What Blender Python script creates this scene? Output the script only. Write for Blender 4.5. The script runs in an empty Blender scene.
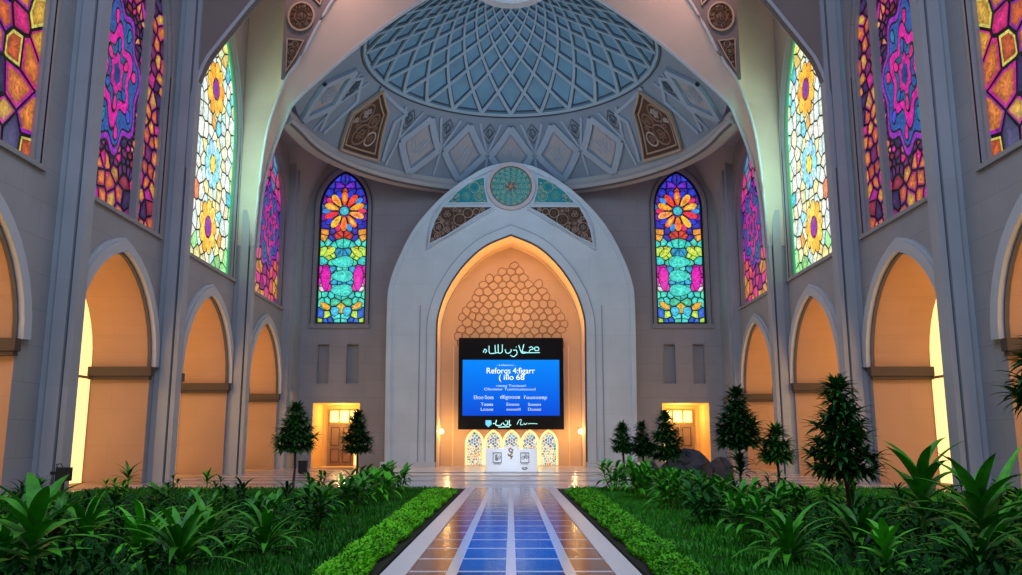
import bpy, math, random
from mathutils import Vector, Matrix
from mathutils.geometry import tessellate_polygon

COL = bpy.context.scene.collection
SC = bpy.context.scene
PI = math.pi
SIDE = {1: 'left', -1: 'right'}

# ------------------------------------------------------------------ helpers
def tag(o, label=None, cat=None, group=None, kind=None):
    if label: o['label'] = label
    if cat: o['category'] = cat
    if group: o['group'] = group
    if kind: o['kind'] = kind
    return o

def empty(name, loc=(0, 0, 0), rz=0):
    o = bpy.data.objects.new(name, None)
    o.empty_display_size = 0.2
    o.location = loc
    o.rotation_euler = (0, 0, rz)
    COL.objects.link(o)
    return o

def world_loc(o):
    v = Vector((0, 0, 0))
    while o is not None:
        v += o.location; o = o.parent
    return v

class MB:
    """collects polygons and links them as ONE mesh object"""
    def __init__(self):
        self.v = []; self.f = []; self.m = []; self.c = []
    def add(self, pts):
        i = len(self.v)
        self.v.extend([tuple(p) for p in pts])
        return i
    def face(self, idx, mat=0, col=None):
        self.f.append(tuple(idx)); self.m.append(mat); self.c.append(col)
    def poly(self, pts, mat=0, col=None):
        i = self.add(pts)
        self.face(range(i, i + len(pts)), mat, col)
    def strip(self, A, B, mat=0, closed=False):
        i = self.add(A); j = self.add(B); n = len(A)
        for k in range(n if closed else n - 1):
            l = (k + 1) % n
            self.face((i + k, i + l, j + l, j + k), mat)
    def grid(self, rows, mat=0, closed=False):
        idx = [self.add(r) for r in rows]; n = len(rows[0])
        for a, b in zip(idx, idx[1:]):
            for k in range(n if closed else n - 1):
                l = (k + 1) % n
                self.face((a + k, a + l, b + l, b + k), mat)
    def tess(self, loops, fn, mat=0):
        tris = tessellate_polygon([[Vector((p[0], p[1], 0)) for p in lp] for lp in loops])
        flat = [p for lp in loops for p in lp]
        i = self.add([fn(p[0], p[1]) for p in flat])
        for t in tris:
            self.face((i + t[0], i + t[1], i + t[2]), mat)
    def box(self, x0, x1, y0, y1, z0, z1, mat=0):
        i = self.add([(x0, y0, z0), (x1, y0, z0), (x1, y1, z0), (x0, y1, z0),
                      (x0, y0, z1), (x1, y0, z1), (x1, y1, z1), (x0, y1, z1)])
        for q in ((0, 3, 2, 1), (4, 5, 6, 7), (0, 1, 5, 4), (1, 2, 6, 5), (2, 3, 7, 6), (3, 0, 4, 7)):
            self.face([i + k for k in q], mat)
    def prism(self, pts, fn, d0, d1, mat=0):
        """extrude a 2-D loop from depth d0 to d1; fn(u, v, d) -> xyz"""
        self.tess([pts], lambda u, v: fn(u, v, d1), mat)
        self.tess([pts], lambda u, v: fn(u, v, d0), mat)
        self.strip([fn(u, v, d0) for u, v in pts], [fn(u, v, d1) for u, v in pts], mat, True)
    def band(self, path, w, fn, d0, d1, mat=0, closed=False):
        """rectangular moulding that follows a 2-D path, w wide outwards"""
        out = offset(path, w, closed)
        a = [fn(u, v, d0) for u, v in path]; b = [fn(u, v, d1) for u, v in path]
        c = [fn(u, v, d1) for u, v in out]; d = [fn(u, v, d0) for u, v in out]
        self.strip(a, b, mat, closed); self.strip(b, c, mat, closed); self.strip(c, d, mat, closed)
        if not closed:
            self.poly([a[0], b[0], c[0], d[0]], mat); self.poly([a[-1], b[-1], c[-1], d[-1]], mat)
    def ribbon(self, path, w, fn, h, mat=0, d0=0.0):
        """a ridge along a 2-D path: edges at depth d0, crest at d0+h"""
        L = offset(path, w / 2, False); R = offset(path, -w / 2, False)
        self.strip([fn(u, v, d0) for u, v in L], [fn(u, v, d0 + h) for u, v in path], mat)
        self.strip([fn(u, v, d0 + h) for u, v in path], [fn(u, v, d0) for u, v in R], mat)
    def tube(self, path, r, n=6, mat=0):
        P = [Vector(p) for p in path]
        rr = r if isinstance(r, (list, tuple)) else [r] * len(P)
        rows = []
        for k, p in enumerate(P):
            t = (P[min(k + 1, len(P) - 1)] - P[max(k - 1, 0)]).normalized()
            a = t.cross(Vector((0, 0, 1)) if abs(t.z) < .9 else Vector((1, 0, 0))).normalized()
            b = t.cross(a)
            rows.append([p + (a * math.cos(2 * PI * q / n) + b * math.sin(2 * PI * q / n)) * rr[k] for q in range(n)])
        self.grid(rows, mat, True)
        self.poly(rows[0], mat); self.poly(rows[-1], mat)
    def build(self, name, mats, parent=None, mirror=False, smooth=False, origin=None):
        if not isinstance(mats, (list, tuple)): mats = [mats]
        o = origin or (0, 0, 0)
        s = -1 if mirror else 1
        vv = [((p[0]) * s - o[0], p[1] - o[1], p[2] - o[2]) for p in self.v]
        ff = [tuple(reversed(f)) for f in self.f] if mirror else self.f
        me = bpy.data.meshes.new(name)
        me.from_pydata(vv, [], ff)
        for m in mats: me.materials.append(m)
        if len(mats) > 1: me.polygons.foreach_set('material_index', self.m)
        if any(c is not None for c in self.c):
            at = me.color_attributes.new('Col', 'FLOAT_COLOR', 'CORNER')
            buf = []
            for f, c in zip(ff, self.c):
                if c is None: c = (0, 0, 0)
                if isinstance(c[0], (tuple, list)):
                    cc = list(reversed(c)) if mirror else c
                    for q in cc: buf.extend((q[0], q[1], q[2], 1))
                else:
                    for _ in f: buf.extend((c[0], c[1], c[2], 1))
            at.data.foreach_set('color', buf)
        if smooth: me.polygons.foreach_set('use_smooth', [True] * len(me.polygons))
        me.update()
        ob = bpy.data.objects.new(name, me)
        ob.location = o
        COL.objects.link(ob)
        if parent is not None:
            ob.parent = parent
            ob.location = Vector(o) - world_loc(parent)
        return ob

def offset(path, w, closed=False):
    n = len(path); out = []
    for k in range(n):
        if closed: a = path[(k - 1) % n]; b = path[(k + 1) % n]
        else: a = path[max(k - 1, 0)]; b = path[min(k + 1, n - 1)]
        p = path[k]
        def nrm(q, r):
            dx, dy = r[0] - q[0], r[1] - q[1]; l = math.hypot(dx, dy) or 1
            return (-dy / l, dx / l)
        n1 = nrm(a, p) if a is not p else nrm(p, b)
        n2 = nrm(p, b) if b is not p else n1
        mx, my = n1[0] + n2[0], n1[1] + n2[1]; l = math.hypot(mx, my) or 1
        mx, my = mx / l, my / l
        c = max(.45, mx * n1[0] + my * n1[1])
        out.append((p[0] + mx * w / c, p[1] + my * w / c))
    return out

def arch(c, hw, spring, apex, base=None, n=10):
    """pointed arch outline from left foot over the apex to the right foot"""
    r = apex - spring
    half = []
    if r >= hw:
        R = (r * r + hw * hw) / (2 * hw); cx = hw - R
        a1 = math.atan2(r, -cx)
        for k in range(n + 1):
            a = a1 * k / n
            half.append((cx + R * math.cos(a), spring + R * math.sin(a)))
    else:
        for k in range(n + 1):
            t = k / n; q = 1 - t
            x = q**3 * hw + 3 * q * q * t * hw + 3 * q * t * t * hw * .5
            y = 3 * q * q * t * r * .55 + 3 * q * t * t * r * .88 + t**3 * r
            half.append((x, spring + y))
    pts = [(c - x, y) for x, y in half] + [(c + x, y) for x, y in reversed(half[:-1])]
    if base is not None: pts = [(c - hw, base)] + pts + [(c + hw, base)]
    return pts

def catmull(P, n=8):
    out = []
    for i in range(len(P) - 1):
        p0 = Vector(P[max(i - 1, 0)]); p1 = Vector(P[i]); p2 = Vector(P[i + 1]); p3 = Vector(P[min(i + 2, len(P) - 1)])
        for k in range(n):
            t = k / n
            out.append(tuple(.5 * ((2 * p1) + (p2 - p0) * t + (2 * p0 - 5 * p1 + 4 * p2 - p3) * t * t + (3 * p1 - p0 - 3 * p2 + p3) * t**3)))
    out.append(tuple(P[-1]))
    return out

# ------------------------------------------------------------------ materials
def new_mat(name):
    m = bpy.data.materials.new(name); m.use_nodes = True
    nt = m.node_tree; b = nt.nodes['Principled BSDF']
    return m, nt, b

def plain(name, col, rough=.6, var=.12, scale=3.0, emit=None, es=0, metal=0, spec=.4, bump=0, coat=0):
    m, nt, b = new_mat(name)
    b.inputs['Roughness'].default_value = rough
    b.inputs['Metallic'].default_value = metal
    b.inputs['Specular IOR Level'].default_value = spec
    if coat:
        b.inputs['Coat Weight'].default_value = coat; b.inputs['Coat Roughness'].default_value = .08
    tc = nt.nodes.new('ShaderNodeTexCoord'); nz = nt.nodes.new('ShaderNodeTexNoise')
    nz.inputs['Scale'].default_value = scale; nz.inputs['Detail'].default_value = 4
    nt.links.new(tc.outputs['Object'], nz.inputs['Vector'])
    mx = nt.nodes.new('ShaderNodeMix'); mx.data_type = 'RGBA'
    mx.inputs['A'].default_value = tuple(c * (1 - var) for c in col) + (1,)
    mx.inputs['B'].default_value = tuple(min(1, c * (1 + var)) for c in col) + (1,)
    nt.links.new(nz.outputs['Fac'], mx.inputs['Factor'])
    nt.links.new(mx.outputs['Result'], b.inputs['Base Color'])
    if emit:
        b.inputs['Emission Color'].default_value = tuple(emit) + (1,)
        b.inputs['Emission Strength'].default_value = es
    if bump:
        bp = nt.nodes.new('ShaderNodeBump'); bp.inputs['Strength'].default_value = bump
        nt.links.new(nz.outputs['Fac'], bp.inputs['Height']); nt.links.new(bp.outputs['Normal'], b.inputs['Normal'])
    return m

def stone(name, col, axes, bw=2.2, rh=1.15, mortar=.78, rough=.75, ms=.012, var=.07):
    """plaster / stone cladding in large panels; axes picks the two world axes of the wall"""
    m, nt, b = new_mat(name)
    b.inputs['Roughness'].default_value = rough; b.inputs['Specular IOR Level'].default_value = .25
    tc = nt.nodes.new('ShaderNodeTexCoord'); sp = nt.nodes.new('ShaderNodeSeparateXYZ'); cb = nt.nodes.new('ShaderNodeCombineXYZ')
    nt.links.new(tc.outputs['Object'], sp.inputs[0])
    nt.links.new(sp.outputs[axes[0]], cb.inputs[0]); nt.links.new(sp.outputs[axes[1]], cb.inputs[1])
    br = nt.nodes.new('ShaderNodeTexBrick')
    br.inputs['Scale'].default_value = 1; br.inputs['Brick Width'].default_value = bw; br.inputs['Row Height'].default_value = rh
    br.inputs['Mortar Size'].default_value = ms; br.inputs['Mortar Smooth'].default_value = .3
    br.inputs['Color1'].default_value = tuple(col) + (1,); br.inputs['Color2'].default_value = tuple(c * .96 for c in col) + (1,)
    br.inputs['Mortar'].default_value = tuple(c * mortar for c in col) + (1,)
    nt.links.new(cb.outputs[0], br.inputs['Vector'])
    nz = nt.nodes.new('ShaderNodeTexNoise'); nz.inputs['Scale'].default_value = .45; nz.inputs['Detail'].default_value = 5
    nt.links.new(tc.outputs['Object'], nz.inputs['Vector'])
    mr = nt.nodes.new('ShaderNodeMapRange'); mr.inputs['From Min'].default_value = .3; mr.inputs['From Max'].default_value = .7
    mr.inputs['To Min'].default_value = 1 - var; mr.inputs['To Max'].default_value = 1 + var
    nt.links.new(nz.outputs['Fac'], mr.inputs['Value'])
    mx = nt.nodes.new('ShaderNodeMix'); mx.data_type = 'RGBA'; mx.blend_type = 'MULTIPLY'; mx.inputs['Factor'].default_value = 1
    nt.links.new(br.outputs['Color'], mx.inputs['A']); nt.links.new(mr.outputs['Result'], mx.inputs['B'])
    nt.links.new(mx.outputs['Result'], b.inputs['Base Color'])
    return m

def glass_mat(name, strength):
    """stained glass: every pane keeps its own colour, streaked by noise and lit from behind"""
    m, nt, b = new_mat(name)
    at = nt.nodes.new('ShaderNodeAttribute'); at.attribute_name = 'Col'
    tc = nt.nodes.new('ShaderNodeTexCoord')
    nz = nt.nodes.new('ShaderNodeTexNoise'); nz.inputs['Scale'].default_value = 4.5; nz.inputs['Detail'].default_value = 3
    nz.inputs['Distortion'].default_value = 1.4
    nt.links.new(tc.outputs['Object'], nz.inputs['Vector'])
    mr = nt.nodes.new('ShaderNodeMapRange'); mr.inputs['From Min'].default_value = .32; mr.inputs['From Max'].default_value = .68
    mr.inputs['To Min'].default_value = .5; mr.inputs['To Max'].default_value = 1.35
    nt.links.new(nz.outputs['Fac'], mr.inputs['Value'])
    mx = nt.nodes.new('ShaderNodeMix'); mx.data_type = 'RGBA'; mx.blend_type = 'MULTIPLY'; mx.inputs['Factor'].default_value = 1
    nt.links.new(at.outputs['Color'], mx.inputs['A']); nt.links.new(mr.outputs['Result'], mx.inputs['B'])
    nt.links.new(mx.outputs['Result'], b.inputs['Emission Color'])
    b.inputs['Emission Strength'].default_value = strength
    b.inputs['Base Color'].default_value = (.02, .02, .025, 1)
    b.inputs['Roughness'].default_value = .25
    return m

def leaf_mat(name, c1, c2, rough=.42, spec=.28):
    m, nt, b = new_mat(name)
    tc = nt.nodes.new('ShaderNodeTexCoord'); nz = nt.nodes.new('ShaderNodeTexNoise')
    nz.inputs['Scale'].default_value = 3.2; nz.inputs['Detail'].default_value = 3
    nt.links.new(tc.outputs['Object'], nz.inputs['Vector'])
    oi = nt.nodes.new('ShaderNodeObjectInfo')
    ad = nt.nodes.new('ShaderNodeMath'); ad.operation = 'MULTIPLY_ADD'
    ad.inputs[1].default_value = .35; nt.links.new(oi.outputs['Random'], ad.inputs[0]); nt.links.new(nz.outputs['Fac'], ad.inputs[2])
    rp = nt.nodes.new('ShaderNodeValToRGB')
    rp.color_ramp.elements[0].position = .42; rp.color_ramp.elements[1].position = .95
    rp.color_ramp.elements[0].color = tuple(c1) + (1,); rp.color_ramp.elements[1].color = tuple(c2) + (1,)
    nt.links.new(ad.outputs[0], rp.inputs['Fac'])
    nt.links.new(rp.outputs['Color'], b.inputs['Base Color'])
    b.inputs['Roughness'].default_value = rough
    b.inputs['Specular IOR Level'].default_value = spec
    return m

M = {}
WALL = (.43, .385, .385)
M['side'] = stone('wall cladding side', (.33, .335, .375), ('Y', 'Z'))
M['back'] = stone('wall cladding back', (.365, .36, .395), ('X', 'Z'))
M['portal'] = stone('portal stone', (.58, .67, .78), ('X', 'Z'), bw=2.6, rh=1.7, mortar=.86)
M['pil'] = stone('pilaster stone', (.37, .395, .455), ('X', 'Z'), bw=9, rh=3.4, mortar=.9)
M['trim'] = plain('pale trim plaster', (.48, .51, .58), .7, .06)
M['frame'] = plain('window moulding plaster', (.31, .305, .33), .7, .08)
M['darkline'] = plain('shadow joint', (.10, .09, .10), .8)
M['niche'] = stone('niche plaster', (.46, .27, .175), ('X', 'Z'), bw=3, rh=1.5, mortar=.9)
M['ledge'] = plain('capital stone', (.075, .052, .045), .7)
M['vault'] = stone('vault plaster', (.62, .53, .46), ('X', 'Z'), bw=5, rh=1.6, mortar=.9)
M['rib'] = plain('rib plaster brown', (.25, .20, .19), .75, .1, .6)
M['arch'] = stone('arch soffit plaster', (.62, .50, .45), ('X', 'Z'), bw=4, rh=2.2, mortar=.92)
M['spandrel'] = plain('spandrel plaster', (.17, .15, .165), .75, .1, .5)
M['dome'] = plain('dome blue plaster', (.12, .275, .43), .55, .3, .9)
M['dome_low'] = plain('dome lower zone plaster', (.20, .27, .37), .65, .14, .5)
M['dome_frame'] = plain('dome diamond frames', (.29, .38, .51), .6, .1)
M['dome_pale'] = plain('dome pale panels', (.34, .355, .41), .7, .12, 2)
M['dome_rib'] = plain('dome lattice ribs', (.26, .38, .50), .5, .12)
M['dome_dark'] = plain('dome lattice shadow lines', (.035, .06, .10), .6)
M['mark'] = plain('dome small marks', (.09, .13, .18), .6)
M['rim'] = plain('dome rim plaster', (.39, .375, .40), .7, .05)
M['carve_back'] = plain('carved panel ground', (.07, .035, .025), .7)
M['carve'] = plain('carved brown scrolls', (.27, .16, .115), .55, .2, 5)
M['carve_rim'] = plain('carved panel border', (.38, .29, .24), .6)
M['carve_pale'] = plain('carved pale scrolls', (.50, .40, .37), .6, .15, 5)
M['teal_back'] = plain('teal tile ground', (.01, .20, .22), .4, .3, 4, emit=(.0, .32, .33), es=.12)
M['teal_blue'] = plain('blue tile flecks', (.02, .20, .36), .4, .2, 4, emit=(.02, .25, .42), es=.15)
M['gold'] = plain('cream gold scrolls', (.62, .58, .42), .5, .2, 5)
M['mint'] = plain('mint scrolls', (.35, .62, .56), .5, .2, 5)
M['red'] = plain('red tile flecks', (.45, .10, .09), .5)
M['pane_warm'] = plain('lit pane warm', (.9, .8, .6), .4, 0, emit=(1, .68, .24), es=1.35)
M['pane_soft'] = plain('lit pane soft', (.9, .8, .6), .4, 0, emit=(1, .66, .26), es=.62)
M['mullion'] = plain('window bars', (.30, .20, .11), .6)
M['lead'] = plain('lead came', (.010, .009, .012), .5)
M['recess'] = plain('slit panel grey', (.30, .31, .35), .6, .05)
M['door_wood'] = plain('brown door leaf', (.22, .14, .12), .5, .1)
M['screen_body'] = plain('screen dark bezel', (.004, .006, .012), .6, spec=.08)
M['cyan'] = plain('screen lettering', (.3, .7, .8), .5, 0, emit=(.25, .75, .85), es=.8)
M['white_txt'] = plain('screen white lettering', (.8, .9, 1), .5, 0, emit=(.62, .86, 1), es=.95)
M['pale_txt'] = plain('screen pale lettering', (.5, .7, 1), .5, 0, emit=(.3, .6, 1), es=.8)
M['podium'] = plain('white podium panels', (.80, .84, .92), .4, .04, 1.2)
M['podium_dark'] = plain('podium emblem grey', (.20, .21, .22), .5)
M['bin'] = plain('dark grey metal', (.02, .024, .032), .6, spec=.15)
M['hedge'] = leaf_mat('hedge leaves', (.055, .33, .003), (.22, .80, .008), .5)
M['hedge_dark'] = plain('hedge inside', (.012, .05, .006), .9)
M['grass'] = leaf_mat('lawn blades', (.006, .085, .004), (.035, .27, .010), .6)
M['soil'] = plain('planting soil', (.012, .018, .008), .95, .4, 2)
M['cover'] = leaf_mat('ground cover leaves', (.003, .034, .006), (.016, .13, .018), .6, spec=.1)
M['leaf'] = leaf_mat('shrub leaves', (.010, .085, .006), (.075, .46, .016), .4)
M['leaf_br'] = leaf_mat('bright shrub leaves', (.016, .15, .008), (.11, .58, .02), .4)
M['leaf_dk'] = leaf_mat('dark shrub leaves', (.004, .04, .009), (.02, .16, .022), .5, spec=.15)
M['tree_leaf'] = leaf_mat('tree leaves', (.006, .045, .010), (.032, .17, .026), .42)
M['bark'] = plain('tree bark', (.05, .035, .025), .85, .3, 6)
M['rock'] = plain('dark boulder', (.04, .038, .055), .6, .8, 2.6, bump=.8)

# screen gradient
def screen_mat():
    m, nt, b = new_mat('screen blue')
    tc = nt.nodes.new('ShaderNodeTexCoord'); sp = nt.nodes.new('ShaderNodeSeparateXYZ')
    nt.links.new(tc.outputs['Object'], sp.inputs[0])
    mr = nt.nodes.new('ShaderNodeMapRange'); mr.inputs['From Min'].default_value = -2.0; mr.inputs['From Max'].default_value = 1.9
    nt.links.new(sp.outputs['Z'], mr.inputs['Value'])
    rp = nt.nodes.new('ShaderNodeValToRGB')
    rp.color_ramp.elements[0].color = (.0, .055, .62, 1); rp.color_ramp.elements[1].color = (.0, .22, .88, 1)
    nt.links.new(mr.outputs['Result'], rp.inputs['Fac'])
    nt.links.new(rp.outputs['Color'], b.inputs['Emission Color']); b.inputs['Emission Strength'].default_value = 1.15
    b.inputs['Base Color'].default_value = (.003, .006, .02, 1); b.inputs['Roughness'].default_value = .6; b.inputs['Specular IOR Level'].default_value = .05
    return m
M['screen'] = screen_mat()

def plaza_mat():
    m, nt, b = new_mat('plaza paving with wavy bands')
    tc = nt.nodes.new('ShaderNodeTexCoord')
    mp = nt.nodes.new('ShaderNodeMapping'); mp.inputs['Scale'].default_value = (.12, 1, 1)
    nt.links.new(tc.outputs['Object'], mp.inputs['Vector'])
    wv = nt.nodes.new('ShaderNodeTexWave'); wv.bands_direction = 'Y'; wv.inputs['Scale'].default_value = .10  # wavy reflection stripes painted into the paving colour
    wv.inputs['Distortion'].default_value = 3.4; wv.inputs['Detail'].default_value = 1.5; wv.inputs['Detail Scale'].default_value = .6
    nt.links.new(mp.outputs['Vector'], wv.inputs['Vector'])
    rp = nt.nodes.new('ShaderNodeValToRGB')
    e = rp.color_ramp.elements
    e[0].position = .0; e[0].color = (.19, .16, .23, 1)
    e[1].position = .5; e[1].color = (.50, .43, .46, 1)
    q = rp.color_ramp.elements.new(.28); q.color = (.42, .36, .41, 1)
    nt.links.new(wv.outputs['Fac'], rp.inputs['Fac'])
    nt.links.new(rp.outputs['Color'], b.inputs['Base Color'])
    b.inputs['Roughness'].default_value = .22; b.inputs['Specular IOR Level'].default_value = .4
    return m
M['plaza'] = plaza_mat()
M['marble'] = plain('white marble strip', (.62, .66, .74), .18, .06, 1.0)
M['marble_warm'] = plain('pale marble apron', (.88, .80, .76), .16, .05, 1.0)
M['tile_blue'] = plain('deep blue glazed tile', (.006, .070, .34), .11, .55, 1.6, spec=.35)
M['tile_brown'] = plain('bronze glazed tile', (.30, .10, .06), .16, .35, 1.4, spec=.15)
M['joint'] = plain('white tile joints', (.80, .86, .95), .15, .08, 2)
M['kerb'] = plain('pale kerb stone', (.80, .73, .74), .35, .06, 1)

# glass strengths per window family
M['gl_orange'] = glass_mat('stained glass amber', .85)
M['gl_white'] = glass_mat('stained glass pale', 1.15)
M['gl_mag'] = glass_mat('stained glass magenta', .75)
M['gl_aqua'] = glass_mat('stained glass aqua', 1.0)
M['gl_mini'] = glass_mat('stained glass small', .8)

# ------------------------------------------------------------------ stained glass generator
def clip(poly, a, b, c):
    out = []; n = len(poly)
    for k in range(n):
        p = poly[k]; q = poly[(k + 1) % n]
        dp = a * p[0] + b * p[1] - c; dq = a * q[0] + b * q[1] - c
        if dp <= 0: out.append(p)
        if (dp < 0 < dq) or (dq < 0 < dp):
            t = dp / (dp - dq)
            out.append((p[0] + (q[0] - p[0]) * t, p[1] + (q[1] - p[1]) * t))
    return out

def stained(mb, outline, seeds, fn, d, lead=.05, swirl=.8, ring=None):
    """Voronoi panes inside a convex outline, each shrunk by the lead line"""
    for i, (x, y, col) in enumerate(seeds):
        poly = list(outline)
        order = sorted((((s[0] - x)**2 + (s[1] - y)**2), j) for j, s in enumerate(seeds) if j != i)
        for d2, j in order:
            if not poly: break
            if d2 < 1e-9: continue
            if d2 > 4 * max((p[0] - x)**2 + (p[1] - y)**2 for p in poly): break
            sx, sy = seeds[j][0], seeds[j][1]
            a, b = sx - x, sy - y
            poly = clip(poly, a, b, (sx * sx - x * x + sy * sy - y * y) / 2)
        if len(poly) < 3: continue
        cx = sum(p[0] for p in poly) / len(poly); cy = sum(p[1] for p in poly) / len(poly)
        sh = []
        for p in poly:
            l = math.hypot(p[0] - cx, p[1] - cy)
            k = max(.25, 1 - lead / max(l, 1e-6))
            sh.append((cx + (p[0] - cx) * k, cy + (p[1] - cy) * k))
        if ring and col[1] > .10:
            rcol = ring[i % len(ring)]
            mb.poly([fn(p[0], p[1], d - .004) for p in sh], 0, rcol)
            sh = [(cx + (p[0] - cx) * .80, cy + (p[1] - cy) * .80) for p in sh]
        hi = tuple(min(1, c * 1.2 + .02) for c in col); lo = tuple(c * swirl for c in col)
        for k in range(len(sh)):
            p, q = sh[k], sh[(k + 1) % len(sh)]
            mb.poly([fn(cx, cy, d), fn(p[0], p[1], d), fn(q[0], q[1], d)], 0, [hi, lo, lo])

def radial(mb, cx, cy, rf, ax, ay, fn, d, col, rim=None, n=48, rot=0.0):
    pts = []
    for k in range(n):
        a = 2 * PI * k / n; r = rf(a)
        x, y = r * math.cos(a + rot), r * math.sin(a + rot)
        pts.append((cx + ax * x, cy + ay * y))
    rim = rim or col
    for k in range(n):
        p, q = pts[k], pts[(k + 1) % n]
        mb.poly([fn(cx, cy, d), fn(p[0], p[1], d), fn(q[0], q[1], d)], 0, [col, rim, rim])
LEAD = (.006, .005, .008)
def petal(mb, cx, cy, a, r0, r1, w, ax, ay, fn, d, col, rim=None, line=.05):
    for (g, c1, c2, dd) in ((line, LEAD, LEAD, 0), (0, col, rim or col, .006)):
        m = (r0 + r1) / 2; h = (r1 - r0) / 2 + g; ww = w / 2 + g
        pts = []
        for k in range(14):
            t = 2 * PI * k / 14
            u, v = m + h * math.cos(t), ww * math.sin(t) * (1 + .3 * math.cos(t))
            pts.append((cx + ax * (u * math.cos(a) - v * math.sin(a)), cy + ay * (u * math.sin(a) + v * math.cos(a))))
        c = (cx + ax * m * math.cos(a), cy + ay * m * math.sin(a))
        for k in range(14):
            p, q = pts[k], pts[(k + 1) % 14]
            mb.poly([fn(c[0], c[1], d + dd), fn(p[0], p[1], d + dd), fn(q[0], q[1], d + dd)], 0, [c1, c2, c2])
def star_medallion(mb, cx, cy, ax, ay, fn, d):
    st = lambda k, amp, lob=8: (lambda a: k * (1 + amp * math.cos(lob * a) + .05 * math.cos(3 * a + 1)))
    lay = [(1.10, .10, LEAD, LEAD), (1.04, .10, (.10, .10, .95), (.35, .02, .50)), (.95, .10, LEAD, LEAD), (.91, .10, (.01, .10, .20), (.03, .10, .42)),
           (.66, .18, LEAD, LEAD), (.62, .18, (.95, .01, .28), (.75, .01, .42)), (.46, .16, LEAD, LEAD), (.43, .16, (.015, .05, .22), (.02, .12, .30)),
           (.30, .15, LEAD, LEAD), (.27, .15, (.95, .01, .30), (.60, .01, .35)), (.15, .1, (.02, .02, .16), (.02, .05, .25))]
    for i, (k, amp, c1, c2) in enumerate(lay):
        radial(mb, cx, cy, st(k, amp, 8 if i < 4 else 6), ax, ay, fn, d + .005 * i, c1, c2, 64, .2 if i < 4 else .5)
    for k in range(8):
        a = 2 * PI * k / 8 + .2
        c = [(.95, .015, .28), (.02, .22, .40), (.9, .01, .35), (.10, .08, .75)][k % 4]
        petal(mb, cx, cy, a, .68, .88, .14, ax, ay, fn, d + .025, c, None, .03)
    for k in range(6):
        petal(mb, cx, cy, 2 * PI * k / 6 + .5, .30, .50, .12, ax, ay, fn, d + .052, [(.9, .02, .32), (.03, .12, .5)][k % 2], None, .03)
def flower(mb, cx, cy, ax, ay, fn, d, pet, ctr, mid, n=9):
    for k in range(n):
        a = 2 * PI * (k + .25) / n
        petal(mb, cx, cy, a, .30, 1.0, .50, ax, ay, fn, d + .002 * (k % 2), pet[k % len(pet)], pet[(k + 1) % len(pet)], .05)
    radial(mb, cx, cy, lambda a: .42, ax, ay, fn, d + .012, LEAD, None, 20)
    radial(mb, cx, cy, lambda a: .36 + .05 * math.cos(6 * a), ax, ay, fn, d + .018, ctr, mid, 36)

def inside(poly, x, y):
    r = False; n = len(poly)
    for k in range(n):
        (x1, y1), (x2, y2) = poly[k], poly[(k + 1) % n]
        if (y1 > y) != (y2 > y) and x < (x2 - x1) * (y - y1) / (y2 - y1) + x1: r = not r
    return r

def edge_dist(poly, x, y):
    best = 1e9; n = len(poly)
    for k in range(n):
        (x1, y1), (x2, y2) = poly[k], poly[(k + 1) % n]
        dx, dy = x2 - x1, y2 - y1; L = dx * dx + dy * dy or 1e-9
        t = max(0, min(1, ((x - x1) * dx + (y - y1) * dy) / L))
        best = min(best, math.hypot(x - x1 - dx * t, y - y1 - dy * t))
    return best

def ring_seeds(cx, cy, rings, ax=1.0, ay=1.0):
    out = []
    for r, n, ph, cols in rings:
        for k in range(n):
            a = 2 * PI * (k + ph) / n + PI / 2
            out.append((cx + r * ax * math.cos(a), cy + r * ay * math.sin(a), cols[k % len(cols)]))
    return out

def fill_seeds(rnd, outline, sx, sy, colf, taken, jit=.36):
    us = [p[0] for p in outline]; vs = [p[1] for p in outline]
    out = []; v = min(vs) + sy * .4; row = 0
    while v < max(vs):
        u = min(us) + (sx * .5 if row % 2 else 0)
        while u <= max(us) + sx * .3:
            x = u + rnd.uniform(-jit, jit) * sx; y = v + rnd.uniform(-jit, jit) * sy
            if inside(outline, x, y) and not any(((x - c[0]) / c[2])**2 + ((y - c[1]) / c[3])**2 < 1 for c in taken):
                out.append((x, y, colf(x, y)))
            u += sx
        v += sy; row += 1
    return out

def rc(rnd, *cols):
    c = rnd.choice(cols); k = rnd.uniform(.75, 1.15)
    return tuple(min(1, q * k) for q in c)

OR = [(1.0, .30, .02), (.95, .40, .03), (.85, .19, .012), (1, .26, .03), (.75, .13, .015), (.9, .48, .05)]
DK = [(.10, .01, .10), (.20, .01, .14), (.04, .01, .10), (.30, .015, .05)]
MG = [(.95, .012, .26), (.80, .015, .36), (.60, .015, .40)]
BL = [(.015, .06, .50), (.015, .13, .42), (.05, .03, .45), (.01, .16, .33), (.10, .06, .75)]

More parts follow.
